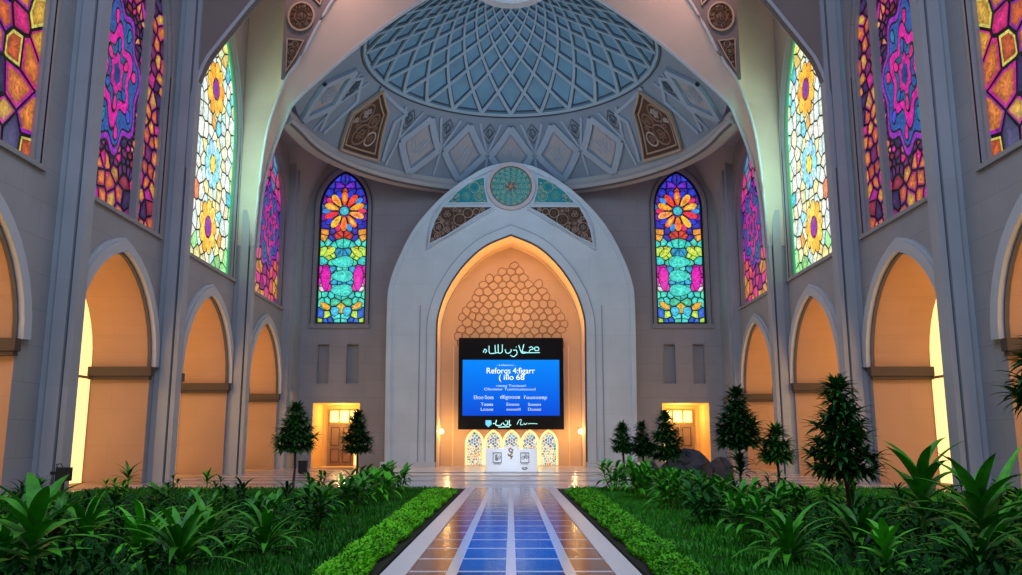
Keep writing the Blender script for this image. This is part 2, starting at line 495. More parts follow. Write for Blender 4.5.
def glass_amber(rnd, outline, star=None, cell=.62):
    seeds = []; taken = []
    if star:
        cx, cy, ax, ay = star
        seeds += ring_seeds(cx, cy, [(0, 1, 0, [(.02, .02, .12)]), (.16, 6, 0, [MG[0], (.05, .02, .3)]), (.30, 8, .5, [(.01, .09, .2), (.02, .05, .3)]),
                                     (.44, 8, 0, [MG[0], MG[1], (.02, .10, .3)]), (.58, 12, .5, [(.01, .05, .16), (.01, .12, .28)]),
                                     (.74, 12, 0, [BL[0], MG[0], (.01, .10, .22), BL[1]]), (.92, 16, .5, [(.14, .10, .85), (.05, .10, .6), MG[2]]),
                                     (1.10, 18, 0, [(.7, .03, .35), DK[0], (.9, .2, .05), DK[2]])], ax, ay)
        taken.append((cx, cy, ax * 1.16, ay * 1.16))
    def colf(x, y):
        if star and abs(y - star[1]) < star[3] * 1.3:
            return rc(rnd, *(DK + OR[:2] + DK[:2])) if rnd.random() < .8 else rc(rnd, *MG)
        t = rnd.random()
        return rc(rnd, *OR) if t < .74 else (rc(rnd, *DK) if t < .88 else rc(rnd, *MG))
    if star:
        seeds += [q for q in fill_seeds(rnd, outline, cell * .5, cell * .42, colf, taken) if abs(q[1] - star[1]) < star[3] * 1.3]
        taken2 = taken
        rest = [q for q in fill_seeds(rnd, outline, cell, cell, colf, taken2) if abs(q[1] - star[1]) >= star[3] * 1.3]
        seeds += rest
    else:
        seeds += fill_seeds(rnd, outline, cell, cell, colf, taken)
    return seeds

def glass_pale(rnd, outline, c):
    seeds = []; taken = []
    Yl = [(1, .62, .06), (1, .45, .03), (1, .72, .2)]
    flower = lambda y, ctr, mid, pet: (seeds.extend(ring_seeds(c, y, [(0, 1, 0, [ctr]), (.30, 6, 0, mid), (.80, 10, .5, pet), (1.22, 12, 0, [(1, .93, .62), (.62, .92, .85), (1, .8, .35)])], .98, 1.12)), taken.append((c, y, 1.4, 1.62)))
    flower(19.7, (.12, .01, .35), [(.25, .01, .35), (.6, .05, .1)], [(1, .50, .02), (1, .30, .015), (1, .66, .08)])
    flower(15.6, (1, .80, .10), [(.03, .25, .75), (.9, .75, .2)], [(.06, .42, .85), (.45, .85, .95), (.8, .12, .1), (.35, .78, .9)])
    flower(12.3, (.18, .01, .42), [(.30, .02, .40), (.85, .3, .02)], [(1, .62, .04), (1, .42, .02), (.75, .8, .12)])
    def colf(x, y):
        if y > 21.2: return rc(rnd, (.35, .9, .35), (.9, .98, .6), (1, .7, .2))
        if y < 11.6: return rc(rnd, (.9, .95, .5), (.35, .8, .3), (1, .85, .35))
        t = rnd.random()
        if t < .62: return rc(rnd, (1, .98, .86), (.80, .97, .93), (.95, 1, .84))
        if t < .80: return rc(rnd, (1, .84, .45), (1, .9, .6))
        if t < .93: return rc(rnd, (.35, .85, .92), (.15, .62, .85), (.5, .9, .75))
        return rc(rnd, (.9, .2, .08), (1, .45, .06))
    seeds += fill_seeds(rnd, outline, .74, .80, colf, taken)
    return seeds

def glass_magenta(rnd, outline, c):
    seeds = []; taken = []
    seeds += ring_seeds(c, 15.1, [(0, 1, 0, [(.9, .05, .5)]), (.4, 6, 0, [(.05, .03, .5), (.5, .02, .5)]), (.85, 10, .5, [(.03, .05, .6), (.6, .01, .4), (.02, .1, .5)]),
                                  (1.3, 12, 0, [(.08, .04, .65), (.9, .02, .35), (.02, .04, .4)])], 1.3, 1.7)
    taken.append((c, 15.1, 1.9, 2.5))
    def colf(x, y):
        if y > 17.4: return rc(rnd, (.95, .03, .45), (.8, .02, .5), (.9, .08, .35), (.10, .35, .6))
        if y > 13: return rc(rnd, (.05, .03, .5), (.4, .01, .4), (.9, .02, .4))
        return rc(rnd, (1, .28, .05), (.9, .12, .12), (.95, .05, .3), (1, .4, .08), (.3, .02, .2))
    seeds += fill_seeds(rnd, outline, .72, .8, colf, taken)
    return seeds

def glass_aqua(rnd, outline, c):
    half = []
    cy = 17.65
    seeds = ring_seeds(c, cy, [(0, 1, 0, [(.06, .55, .42)]), (.30, 8, .5, [(.03, .12, .7), (.85, .04, .12)]), (.66, 10, 0, [(1, .50, .04), (.95, .07, .04), (1, .76, .1), (.9, .03, .16)]),
                               (1.00, 10, .5, [(.03, .04, .70), (.16, .02, .55)]), (1.18, 10, 0, [(.95, .12, .03), (.03, .05, .70), (1, .35, .06), (.22, .02, .55)])])
    taken = [(c, cy, 1.42, 1.42)]
    L = [p for p in outline]
    def colf(x, y):
        if y > 16.3: return rc(rnd, (.03, .05, .75), (.15, .02, .55), (.03, .03, .5), (.02, .25, .8))
        if y > 15.6: return rc(rnd, (.9, .08, .05), (.06, .05, .55), (1, .35, .05))
        if 14.3 < y < 15.0 and abs(x - c) > .7: return rc(rnd, (1, .62, .05), (.5, .85, .1))
        if 11.9 < y < 13.6 and abs(x - c) > .95: return rc(rnd, (.92, .02, .42), (.75, .02, .5), (.95, .75, .85))
        if y < 10.9: return rc(rnd, (.05, .55, .9), (.55, .9, .1), (1, .55, .04), (.1, .85, .75), (.03, .15, .75))
        return rc(rnd, (.07, .80, .66), (.12, .88, .74), (.05, .66, .62), (.10, .80, .50), (.04, .45, .8))
    for q in fill_seeds(rnd, outline, .48, .46, colf, taken):
        if q[0] <= c - .02:
            half.append(q); half.append((2 * c - q[0], q[1], q[2]))
    return seeds + half

# ------------------------------------------------------------------ carved scroll panels
def spiral_path(cx, cy, r, turns, a0, n=26, r0=.12):
    return [(cx + r * (r0 + (1 - r0) * k / n) * math.cos(a0 + turns * 2 * PI * k / n),
             cy + r * (r0 + (1 - r0) * k / n) * math.sin(a0 + turns * 2 * PI * k / n)) for k in range(n + 1)]
def ring_path(cx, cy, r, n=26):
    return [(cx + r * math.cos(2 * PI * k / n), cy + r * math.sin(2 * PI * k / n)) for k in range(n + 1)]

def scrolls(mb, poly, fn, rmin, rmax, seed, w=.05, h=.05, mats=(0,), first=()):
    """circles packed into the outline, each carrying a ring, a curl and leaf flecks"""
    rnd = random.Random(seed); circ = []
    xs = [p[0] for p in poly]; ys = [p[1] for p in poly]
    for c in first: circ.append(c)
    lim = rmax
    for it in range(2600):
        x = rnd.uniform(min(xs), max(xs)); y = rnd.uniform(min(ys), max(ys))
        if not inside(poly, x, y): continue
        r = edge_dist(poly, x, y) - w * .4
        for c in circ: r = min(r, math.hypot(x - c[0], y - c[1]) - c[2] - w * .25)
        lim = rmax if it < 300 else (rmax * .6 if it < 900 else rmax * .35)
        if r >= max(rmin, lim * .62): circ.append((x, y, min(r, lim)))
    for k, (x, y, r) in enumerate(circ):
        m = mats[k % len(mats)]
        if r > rmin * 1.6:
            mb.ribbon(ring_path(x, y, r), w, fn, h, m)
            a = rnd.uniform(0, 6.28)
            for s in range(3):
                mb.ribbon(spiral_path(x + r * .36 * math.cos(a + s * 2.09), y + r * .36 * math.sin(a + s * 2.09), r * .36, 1.35, a + s * 2.09 + 3.1, 16), w * .7, fn, h, mats[(k + 1) % len(mats)])
        else:
            mb.ribbon(spiral_path(x, y, r, 1.4, rnd.uniform(0, 6.28), 14), w * .75, fn, h, m)

def carved(name, label, cat, poly, fn, mirror, mats, seed, rmin, rmax, w, rim=.1, h=.06, first=(), group=None, rimmat='carve_rim', base=None):
    root = empty(name, base or (0, 0, 0)); tag(root, label, cat, group)
    if not base:
        c = Vector((0, 0, 0))
        for u, v in poly: c += Vector(fn(u, v, 0))
        c /= len(poly)
        if mirror: c.x = -c.x
        root.location = c
    b = MB(); b.prism(poly, fn, 0, .05); b.build('panel_ground', M[mats[0]], root, mirror)
    area = sum(poly[k][0] * poly[(k + 1) % len(poly)][1] - poly[(k + 1) % len(poly)][0] * poly[k][1] for k in range(len(poly)))
    b = MB(); b.band(poly if area < 0 else poly[::-1], rim, fn, 0, .12, 0, True); b.build('border', M[rimmat], root, mirror)
    b = MB(); scrolls(b, poly, lambda u, v, d: fn(u, v, d + .05), rmin, rmax, seed, w, h, tuple(range(len(mats) - 1)), first)
    b.build('scrollwork', [M[x] for x in mats[1:]], root, mirror)
    return root

# ------------------------------------------------------------------ side walls with niches, windows, pilasters
BAYS = [22.4, 32.2, 42.05, 51.9]
NHW, NSPR, NAPX = 3.4, 4.7, 8.85
WHW, WSILL = 3.35, 10.3
def wc(i): return 22.85 if i == 0 else BAYS[i]
WD = -.34
def win_top(i): return (17.5, 24.0) if i < 3 else (16.2, 20.6)
fnL = lambda u, v, d: (-15 + d, u, v)
PIL = [27.35, 36.05, 45.62, 55.55]
ordinal = ['first', 'second', 'third', 'fourth']
wn = 0
for s in (1, -1):
    mir = s < 0; S = SIDE[s]
    # wall face with openings
    holes = []
    for i, c in enumerate(BAYS):
        holes.append(arch(c, NHW, NSPR, NAPX, 0.001))
        sp, ap = win_top(i)
        holes.append(arch(wc(i), WHW, sp, ap, WSILL))
    mb = MB()
    mb.tess([[(13, -.3), (58, -.3), (58, 34), (13, 34)]] + holes, lambda u, v: fnL(u, v, 0))
    for i, c in enumerate(BAYS):
        sp, ap = win_top(i)
        p = arch(wc(i), WHW, sp, ap, WSILL)
        mb.strip([fnL(u, v, 0) for u, v in p], [fnL(u, v, -1.0) for u, v in p], 0, True)
    wl = mb.build('wall_' + S, M['side'], None, mir)
    tag(wl, f'tall mauve grey {S} side wall of the hall with arched niches', 'wall', kind='structure')
    # archivolts, impost blocks
    for i, c in enumerate(BAYS):
        b = MB()
        p = arch(c, NHW, NSPR, NAPX)
        b.band(p, .42, fnL, -.05, .22); b.band(offset(p, .42), .13, fnL, -.05, .12)
        b.build('archivolt', M['trim'], wl, mir)
        b = MB()
        b.band(offset(p, -.07), .07, fnL, -.10, .04); b.build('arch_shadow_joint', M['darkline'], wl, mir)
        # window moulding
        sp, ap = win_top(i)
        b = MB()
        cw = wc(i); q = arch(cw, WHW, sp, ap)
        b.band([(cw - WHW, WSILL)] + q + [(cw + WHW, WSILL)], .14, fnL, -.05, .07)
        b.band(offset([(cw - WHW, WSILL)] + q + [(cw + WHW, WSILL)], -.12), .12, fnL, -.36, -.20)
        b.box(-15.02, -14.86, cw - WHW - .1, cw + WHW + .1, WSILL - .16, WSILL)
        b.build('window_surround', M['frame'], wl, mir)
        # niche behind the wall
        b = MB()
        p2 = arch(c, NHW, NSPR, NAPX, 0)
        b.strip([fnL(u, v, 0) for u, v in p2], [fnL(u, v, -2.5) for u, v in p2])
        b.tess([p2], lambda u, v: fnL(u, v, -2.5))
        b.poly([fnL(c - NHW, .005, 0), fnL(c + NHW, .005, 0), fnL(c + NHW, .005, -2.5), fnL(c - NHW, .005, -2.5)])
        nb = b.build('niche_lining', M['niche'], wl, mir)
        b = MB()
        for q in (-1, 1):
            y0, y1 = sorted((c + q * NHW, c + q * (NHW - .34)))
            b.box(-17.45, -14.82, y0, y1, NSPR - .38, NSPR)
            b.box(-17.45, -14.9, min(y0, y1) + (.08 if q > 0 else 0), max(y0, y1) - (.08 if q < 0 else 0), NSPR - .52, NSPR - .38)
        b.build('impost_ledge', M['ledge'], wl, mir)
        # lit arched window on the back of the niche
        b = MB(); o = arch(c, NHW - .05, NSPR + .2, NAPX - .18, .02)
        b.tess([o], lambda u, v: fnL(u, v, -2.42))
        b.build('lit_pane', M['pane_warm'], wl, mir)
        b = MB()
        b.box(-17.44, -17.36, c - NHW + .05, c + NHW - .05, 4.2, 4.3)
        for q in (-1.1, 1.1): b.box(-17.44, -17.37, c + q - .05, c + q + .05, .02, 8.0)
        b.build('pane_bars', M['mullion'], wl, mir)
    # pilasters
    for k, y0 in enumerate(PIL + [17.6]):
        b = MB()
        if y0 == 55.55:
            plan = [(-15.1, y0), (-14.5, y0), (-14.5, y0 + .4), (-14.35, y0 + .4), (-14.35, y0 + 2.6), (-15.1, y0 + 2.6)]; top = 21.2
        else:
            plan = [(-15.2, y0 + .02), (-14.72, y0 + .02), (-14.72, y0 - .12), (-14.30, y0 - .12), (-14.30, y0 + .22), (-14.20, y0 + .22), (-14.20, y0 - .12), (-14.02, y0 - .12), (-14.02, y0 + .48), (-14.25, y0 + .48), (-14.25, y0 + .62), (-15.2, y0 + .62)]; top = 34 if k != 2 else 14.2
        lo = [(x, y, -.2) for x, y in plan]; hi = [(x, y, top) for x, y in plan]
        b.strip(lo, hi, 0, True)
        b.tess([plan], lambda u, v: (u, v, top))
        o = b.build('pilaster', M['pil'], None, mir)
        where = ['between the amber window and the nearest niche arch', 'between the amber and the pale flowered window', 'between the pale and the magenta window', 'in the corner beside the back wall', 'at the photo edge'][k]
        tag(o, f'tall grey stepped pilaster on the {S} wall {where}', 'pilaster', kind='structure')
    # stained glass windows
    for i, c in enumerate(BAYS):
        wn += 1
        sp, ap = win_top(i)
        c = wc(i); root = empty(f'window_{wn}', ((-15.34) * s, c, WSILL)); rnd = random.Random(40 + i)
        desc = ['amber and purple leaded window nearest the camera', 'amber leaded window with a blue and pink star medallion', 'pale leaded lancet window with yellow flowers', 'narrow looking magenta and blue leaded window near the back corner'][i]
        tag(root, f'{desc}, {S} wall', 'stained glass window', kind='structure')
        o = arch(c, WHW, sp, ap, WSILL)
        b = MB(); b.tess([o], lambda u, v: fnL(u, v, WD - .02)); b.build('lead_came', M['lead'], root, mir)
        b = MB()
        if i == 0:
            sd = glass_amber(rnd, o, None, .95)
            # large medallion pieces
            stained(b, o, sd, fnL, WD, .075, .55, [(.55, .01, .30), (.30, .01, .35), (.75, .65, .12), (.65, .02, .22)]); b.build('glass_panes', M['gl_orange'], root, mir)
            b = MB(); b.box(-15.36, -15.2, c - .1, c + .1, WSILL, ap - .3); b.build('mullion', M['frame'], root, mir)
        elif i == 1:
            mu = c + 1.2
            sd = glass_amber(rnd, [p for p in o], (c - 1.0, 15.7, 1.72, 2.75), .74)
            sd = [q for q in sd if q[0] < mu + .1]
            sd += fill_seeds(rnd, o, .55, .62, lambda x, y: (rc(rnd, *OR) if rnd.random() < .7 else rc(rnd, *(DK + MG))) if y < 17 else rc(rnd, *(OR + DK)), [(c - 4, 16, mu - c + 4.15, 90)])
            stained(b, o, sd, fnL, WD, .065, .6, [(.45, .01, .25), (.16, .01, .22), (.40, .02, .12)]); star_medallion(b, c - 1.0, 15.7, 1.85, 2.95, fnL, WD + .01); b.build('glass_panes', M['gl_orange'], root, mir)
            b = MB(); b.box(-15.36, -15.08, mu - .13, mu + .13, WSILL, ap - 1); b.build('mullion', M['frame'], root, mir)
        elif i == 2:
            stained(b, o, glass_pale(rnd, o, c + .1), fnL, WD, .055, .85)
            flower(b, c - .1, 19.7, 1.25, 1.45, fnL, WD + .01, [(1, .50, .02), (1, .30, .015), (1, .66, .08)], (.10, .01, .40), (.35, .01, .25), 9)
            flower(b, c + .1, 15.7, 1.1, 1.3, fnL, WD + .01, [(.06, .42, .85), (.45, .88, .95), (.10, .60, .85), (.85, .95, .95)], (1, .80, .10), (.9, .6, .05), 10)
            flower(b, c + .0, 12.35, 1.2, 1.4, fnL, WD + .01, [(1, .62, .04), (1, .40, .02), (1, .75, .15)], (.16, .01, .45), (.40, .01, .3), 9)
            b.build('glass_panes', M['gl_white'], root, mir)
            b = MB(); b.band(offset(o, -.26), .26, fnL, WD - .02, WD + .06, 0)
            b.build('green_border', M['green_edge'] if 'green_edge' in M else M.setdefault('green_edge', plain('green glass border', (.02, .3, .12), .4, .3, 3, emit=(.05, .6, .22), es=.5)), root, mir)
        else:
            stained(b, o, glass_magenta(rnd, o, c + .9), fnL, WD, .07); star_medallion(b, c + .9, 15.1, 1.9, 2.5, fnL, WD + .01); b.build('glass_panes', M['gl_mag'], root, mir)

# ------------------------------------------------------------------ transverse rib wall at the second pilaster
RIBE = [(-14.25, 13.5), (-14.2, 16.6), (-13.75, 18.35), (-13.2, 19.3), (-12.4, 20.45), (-11.4, 21.85), (-8.6, 25.6), (-4.5, 29.5), (0, 31.5)]
def curve_rib(s):
    mir = s < 0
    edge = catmull(RIBE, 6)
    poly = [(-15.05, 13.5)] + edge + [(0, 34), (-15.05, 34)]
    f = lambda u, v, d: (u, 36.1 + d, v)
    b = MB(); b.prism(poly, f, .0, .4)
    o = b.build('trim_%d' % (1 if s > 0 else 2), M['rib'], None, mir)
    tag(o, f'dark brown vault rib rising off the second {SIDE[s]} pilaster', 'vault rib', kind='structure')
    b = MB(); b.band(edge, .14, lambda u, v, d: (u, 36.1 - d, v), -.42, .05)
    b.build('rib_edge', M['trim'], o, mir)
for s in (1, -1): curve_rib(s)

# ------------------------------------------------------------------ dome
Y0, R0, ZC, YC = 45.43, 11.75, 0, 42.6
def dz(r): return 28.62 - .469 * r - .0268 * r * r
def dome_pt(ang, r, lift=0.0):
    """a point of the dome shell, lifted towards the inside"""
    sl = -.469 - .0536 * r
    n = Vector((sl, 1)).normalized()      # (dr, dz) outward normal is (-sl,1)
    x = r + lift * n.x; z = dz(r) - lift * n.y
    return (x * math.cos(ang), Y0 + x * math.sin(ang), z)
def th0(r): return math.asin(max(-1, min(1, (YC - Y0) / r)))
ceil_root = empty('ceiling', (0, Y0, 21.2)); tag(ceil_root, 'blue latticed dome with round eye over the back bay', 'dome', kind='structure')
def dome_zone(r0, r1, nr, nt, mat, name):
    b = MB(); rows = []
    for k in range(nr + 1):
        r = r0 + (r1 - r0) * k / nr; a0 = th0(r)
        rows.append([dome_pt(a0 + (PI - 2 * a0) * q / nt, r) for q in range(nt + 1)])
    b.grid(rows); return b.build(name, mat, ceil_root, False, True)
dome_zone(R0, 8.15, 8, 90, M['dome_low'], 'dome_lower_zone')
dome_zone(8.15, 1.9, 14, 90, M['dome'], 'dome_upper_zone')
def dome_path(mb, pts, w, lift, mat=0, base=0.0):
    """beam on the dome along (ang, r) points"""
    rows = []
    n = len(pts)
    P = [Vector(dome_pt(a, r, 0)) for a, r in pts]; Q = [Vector(dome_pt(a, r, 1)) for a, r in pts]
    for k in range(n):
        t = (P[min(k + 1, n - 1)] - P[max(k - 1, 0)]).normalized(); nn = (Q[k] - P[k]).normalized(); sd = t.cross(nn).normalized()
        ww = w(pts[k][1]) if callable(w) else w
        rows.append([P[k] + sd * ww / 2 + nn * base, P[k] + sd * ww / 2 + nn * lift, P[k] - sd * ww / 2 + nn * lift, P[k] - sd * ww / 2 + nn * base])
    rows = [q for q in rows if min(v.y for v in q) > YC + .02]
    if len(rows) > 1: mb.grid(rows)
rib = MB(); drk = MB()
NL = 26; STEP = .155
nst = int(math.log(8.15 / 1.95) / STEP)
for k in range(NL):
    for sg in (1, -1):
        pts = []
        for q in range(nst * 3 + 1):
            r = 8.15 * math.exp(-STEP * q / 3)
            pts.append((PI / 2 + (k + sg * q / 3 / 2) * 2 * PI / NL, r))
        # split where the path leaves the half dome
        seg = []
        for p in pts + [None]:
            if p is not None and Y0 + p[1] * math.sin(p[0]) > YC + .1: seg.append(p)
            else:
                if len(seg) > 1:
                    dome_path(rib, seg, lambda r: .05 + .021 * r, .16)
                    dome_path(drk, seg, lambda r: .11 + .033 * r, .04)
                seg = []
rib.build('lattice_ribs', M['dome_rib'], ceil_root); drk.build('lattice_shadow_lines', M['dome_dark'], ceil_root)
# rings
def arc_pts(r, n=80): 
    a0 = th0(r) + .02
    return [(a0 + (PI - 2 * a0) * q / n, r) for q in range(n + 1)]
b = MB(); dome_path(b, arc_pts(8.22), .20, .10); b.build('lattice_ring', M['dome_rib'], ceil_root)
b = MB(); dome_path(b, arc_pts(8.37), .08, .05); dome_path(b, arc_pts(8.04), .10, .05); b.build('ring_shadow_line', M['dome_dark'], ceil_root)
b = MB()
for rr, zz in ((1.95, 0),): 
    rows = []
    for (r, z) in ((2.15, dz(2.1) - .02), (2.15, dz(2.1) - .25), (1.75, dz(1.9) - .25), (1.75, dz(1.9) + .4)):
        a0 = th0(r); rows.append([(r * math.cos(a0 + (PI - 2 * a0) * q / 40), Y0 + r * math.sin(a0 + (PI - 2 * a0) * q / 40), z) for q in range(41)])
    b.grid(rows)
b.build('oculus_ring', M['trim'], ceil_root)
b = MB(); b.poly([(1.8 * math.cos(PI * 2 * q / 40), Y0 + 1.8 * math.sin(PI * 2 * q / 40), dz(1.9) + .3) for q in range(40)])
b.build('oculus_pane', plain('oculus daylight', (.7, .8, .9), .5, 0, emit=(.62, .8, .95), es=.9), ceil_root)
# lower zone diamonds
big = MB(); pale = MB(); small = MB(); sdk = MB()
KITE = [(156.4, 8.62), (147.0, 9.3), (139.5, 11.45), (155.0, 11.6), (161.5, 10.1)]
def diamond(mb, A, r, da, dr, w, lift, lower=1.0):
    P = [(A, r - dr), (A + da, r), (A, min(11.72, r + dr * lower)), (A - da, r)]
    for k in range(4):
        p, q = P[k], P[(k + 1) % 4]
        dome_path(mb, [(p[0] + (q[0] - p[0]) * t / 6, p[1] + (q[1] - p[1]) * t / 6) for t in range(7)], w, lift)
D = math.radians
for k in range(-5, 6):
    ang = 90 + 18 * k
    if 100 < abs(ang - 90) + 90 < 90: continue
    A = D(ang)
    if abs(abs(k) - 3.4) < .9 and abs(k) == 3: 
        pass
    if abs(k) != 3 and abs(k) != 4:
        diamond(big, A, 10.35, D(7.9), 1.5, .42, .22)
        diamond(sdk, A, 10.35, D(5.9), 1.13, .06, .05)
        P = [(A, 10.35 - 1.05), (A + D(5.4), 10.35), (A, 10.35 + 1.05), (A - D(5.4), 10.35)]
        rows = []
        for t in range(5):
            tt = t / 4
            l = (P[0][0] + (P[1][0] - P[0][0]) * tt, P[0][1] + (P[1][1] - P[0][1]) * tt)
            r_ = (P[3][0] + (P[2][0] - P[3][0]) * tt, P[3][1] + (P[2][1] - P[3][1]) * tt)
            rows.append([dome_pt(l[0] + (r_[0] - l[0]) * q / 4, l[1] + (r_[1] - l[1]) * q / 4, .06) for q in range(5)])
        pale.grid(rows)
        # plaited relief inside the pale field
        for q in (-.45, 0, .45):
            dome_path(sdk, [(A + D(5.4) * (.5 * (1 - tt) + q * .6 - .5 * tt * 0), 10.35 + 1.0 * (tt - .5) * .8) for tt in [x / 5 for x in range(6)]], .05, .10)
            dome_path(sdk, [(A - D(5.4) * (.5 * (1 - tt) + q * .6), 10.35 + 1.0 * (tt - .5) * .8) for tt in [x / 5 for x in range(6)]], .05, .10)
    for h in (.5,):
        B = D(ang + 9)
        if abs(k + .5) in (3.5,): continue
        if abs(k + .5) > 5: continue
        diamond(small, B, 9.25, D(3.0), .52, .055, .07)
        diamond(small, B, 9.25, D(1.5), .27, .05, .09)
        dome_path(small, [(B - D(1.4), 9.1), (B, 9.45), (B + D(1.0), 9.0)], .07, .09)
        # frame that flanks the small diamond down to the rim
        for sg in (1, -1):
            dome_path(big, [(B + sg * D(4.6) * (1 - t / 6), 8.7 + 1.55 * t / 6) for t in range(7)], .16, .10)
        dome_path(big, [(B, 10.25 + 1.4 * t / 6) for t in range(7)], .16, .10)
for sg in (1, -1):       # wide frames beside the brown panels
    for pth in ([(163.5, 9.6), (172, 8.75), (178, 9.3)], [(163.5, 9.6), (166, 11.5)], [(168, 11.5), (176, 9.8)], [(137.5, 9.0), (140.5, 9.6), (136.8, 11.5)], [(158.5, 8.5), (147, 8.75), (137.5, 9.0)]):
        pp = []
        for a, c in zip(pth, pth[1:]):
            for t in range(6): pp.append((a[0] + (c[0] - a[0]) * t / 6, a[1] + (c[1] - a[1]) * t / 6))
        pp.append(pth[-1])
        dome_path(big, [(D(a if sg > 0 else 180 - a), r) for a, r in pp], .22, .13)
big.build('diamond_frames', M['dome_frame'], ceil_root); pale.build('diamond_fields', M['dome_pale'], ceil_root)
small.build('small_diamond_marks', M['mark'], ceil_root); sdk.build('diamond_field_lines', M['dome_frame'], ceil_root)
# rim
def rim_arc(r):
    """the ring swings outwards into the great arch at both ends"""
    a0 = math.asin((44.0 - Y0) / r); out = []
    for q in range(121):
        t = q / 120; e = max(0, 1 - min(t, 1 - t) / .055)
        out.append((r + .35 * e * e, a0 + (PI - 2 * a0) * t))
    return out
b = MB(); rows = []
for r, z in ((11.78, 19.48), (11.78, 19.1), (11.62, 19.0), (11.55, 18.85), (11.62, 18.65), (11.75, 18.55), (12.25, 18.5), (12.45, 18.6), (12.45, 21.25)):
    rows.append([(rr * math.cos(a), Y0 + rr * math.sin(a), z) for rr, a in rim_arc(r)])
b.grid(rows); b.poly([q[0] for q in rows]); b.poly([q[-1] for q in rows]); b.build('dome_rim', M['rim'], ceil_root)
b = MB(); rows = []
for r, z in ((11.62, 18.63), (11.74, 18.52)):
    rows.append([(rr * math.cos(a), Y0 + rr * math.sin(a), z) for rr, a in rim_arc(r - .02)])
b.grid(rows); b.build('rim_shadow_line', M['darkline'], ceil_root)
# flat soffit around the rim
a0 = th0(12.4)
loop = [(-15, 45.7)] + [(12.4 * math.cos(PI * (.99 - .98 * q / 60)), Y0 + 12.4 * math.sin(PI * (.99 - .98 * q / 60))) for q in range(61)] + [(15, 45.7), (15, 58), (-15, 58)]
b = MB(); b.tess([loop], lambda u, v: (u, v, 21.2)); b.build('soffit', M['back'], ceil_root)
# corner squinches
for s in (1, -1):
    b = MB(); rows = []
    for k in range(15):
        t = k / 14; z = 12.5 + 8.7 * t; g = .28 + 1.0 * t**1.5 + 1.6 * max(0, t - .72) * 2
        rows.append([(-15 + g * (1 - math.sin(a)) if False else -15 + g * math.sin(a)**1.0 * 1.0, 58 - g * 1.5 * math.cos(a), z) for a in [PI / 2 * q / 8 for q in range(9)]])
    b.grid(rows); b.build('squinch', M['rim'], ceil_root, s < 0, True)
for s, nm in ((1, 'left'), (-1, 'right')):
    root = empty('dome_plaque', dome_pt(D(152 if s > 0 else 28), 10.2))
    tag(root, f'brown carved shield shaped panel set in the {nm} of the dome\'s lower zone', 'ornamental panel', 'carved panels in the dome')
    sc = 10.2
    poly = [((a - 152) * PI / 180 * sc, 10.2 - r) for a, r in KITE]
    poly = [(-u, v) for u, v in poly]
    if s < 0: pass
    fnK = lambda u, v, d: dome_pt(D(152) - u / sc, 10.2 - v, d + .05)
    def sub(p, n=6):
        o = []
        for k in range(len(p)):
            a, c = p[k], p[(k + 1) % len(p)]
            o += [(a[0] + (c[0] - a[0]) * t / n, a[1] + (c[1] - a[1]) * t / n) for t in range(n)]
        return o
    pp = sub(poly)
    b = MB()
    cen = (sum(p[0] for p in pp) / len(pp), sum(p[1] for p in pp) / len(pp))
    for k in range(len(pp)):
        p, q = pp[k], pp[(k + 1) % len(pp)]
        for t in range(4):
            l0, l1 = t / 4, (t + 1) / 4
            f2 = lambda z, l: fnK(cen[0] + (z[0] - cen[0]) * l, cen[1] + (z[1] - cen[1]) * l, .06)
            b.poly([f2(p, l0), f2(q, l0), f2(q, l1), f2(p, l1)])
    b.build('panel_ground', M['carve_back'], root, s < 0)
    b = MB()
    ar = sum(pp[k][0] * pp[(k + 1) % len(pp)][1] - pp[(k + 1) % len(pp)][0] * pp[k][1] for k in range(len(pp)))
    ppo = pp if ar < 0 else pp[::-1]
    b.band(ppo, .10, fnK, 0, .22, 0, True); b.band(offset(ppo, -.22, True), .06, fnK, .05, .14, 0, True)
    b.build('border', M['carve_rim'], root, s < 0)
    b = MB(); scrolls(b, offset(ppo, -.3, True), lambda u, v, d: fnK(u, v, d + .07), .16, .72, 5, .085, .08, (0, 0, 1))
    b.build('scrollwork', [M['carve'], M['carve_pale']], root, s < 0)

# ------------------------------------------------------------------ great arch in front of the dome
F = catmull([(-14.05, 45.55, 12.2), (-13.75, 44.9, 14.6), (-13.35, 44.0, 16.5), (-12.7, 42.8, 18.3), (-11.7, 41.8, 20.15), (-11.0, 41.8, 21.3), (-9.5, 41.8, 24.5), (-7.0, 41.8, 28.2), (-3.5, 41.8, 30.8), (0, 41.8, 32)], 8)
Bd = [(-14.02, 45.9, 12.2), (-13.85, 45.6, 14.6), (-13.45, 45.1, 16.4), (-12.85, 44.4, 17.75), (-12.1, 43.4, 18.75), (-11.45, 42.65, 19.4)]
for q in range(1, 7):
    x = 11.45 * (1 - q / 6)**1.0
    r = math.hypot(x, YC - Y0)
    Bd.append((-x, YC, dz(max(r, 1.9)) - .02))
Bk = catmull(Bd, 8)
def resample(P, n):
    P = [Vector(p) for p in P]; L = [0]
    for a, b_ in zip(P, P[1:]): L.append(L[-1] + (b_ - a).length)
    out = []; j = 0
    for k in range(n + 1):
        d = L[-1] * k / n
        while j < len(L) - 2 and L[j + 1] < d: j += 1
        t = (d - L[j]) / max(1e-9, L[j + 1] - L[j])
        out.append(tuple(P[j].lerp(P[j + 1], t)))
    return out
Fr = resample(F, 60); Br = resample(Bk, 60)
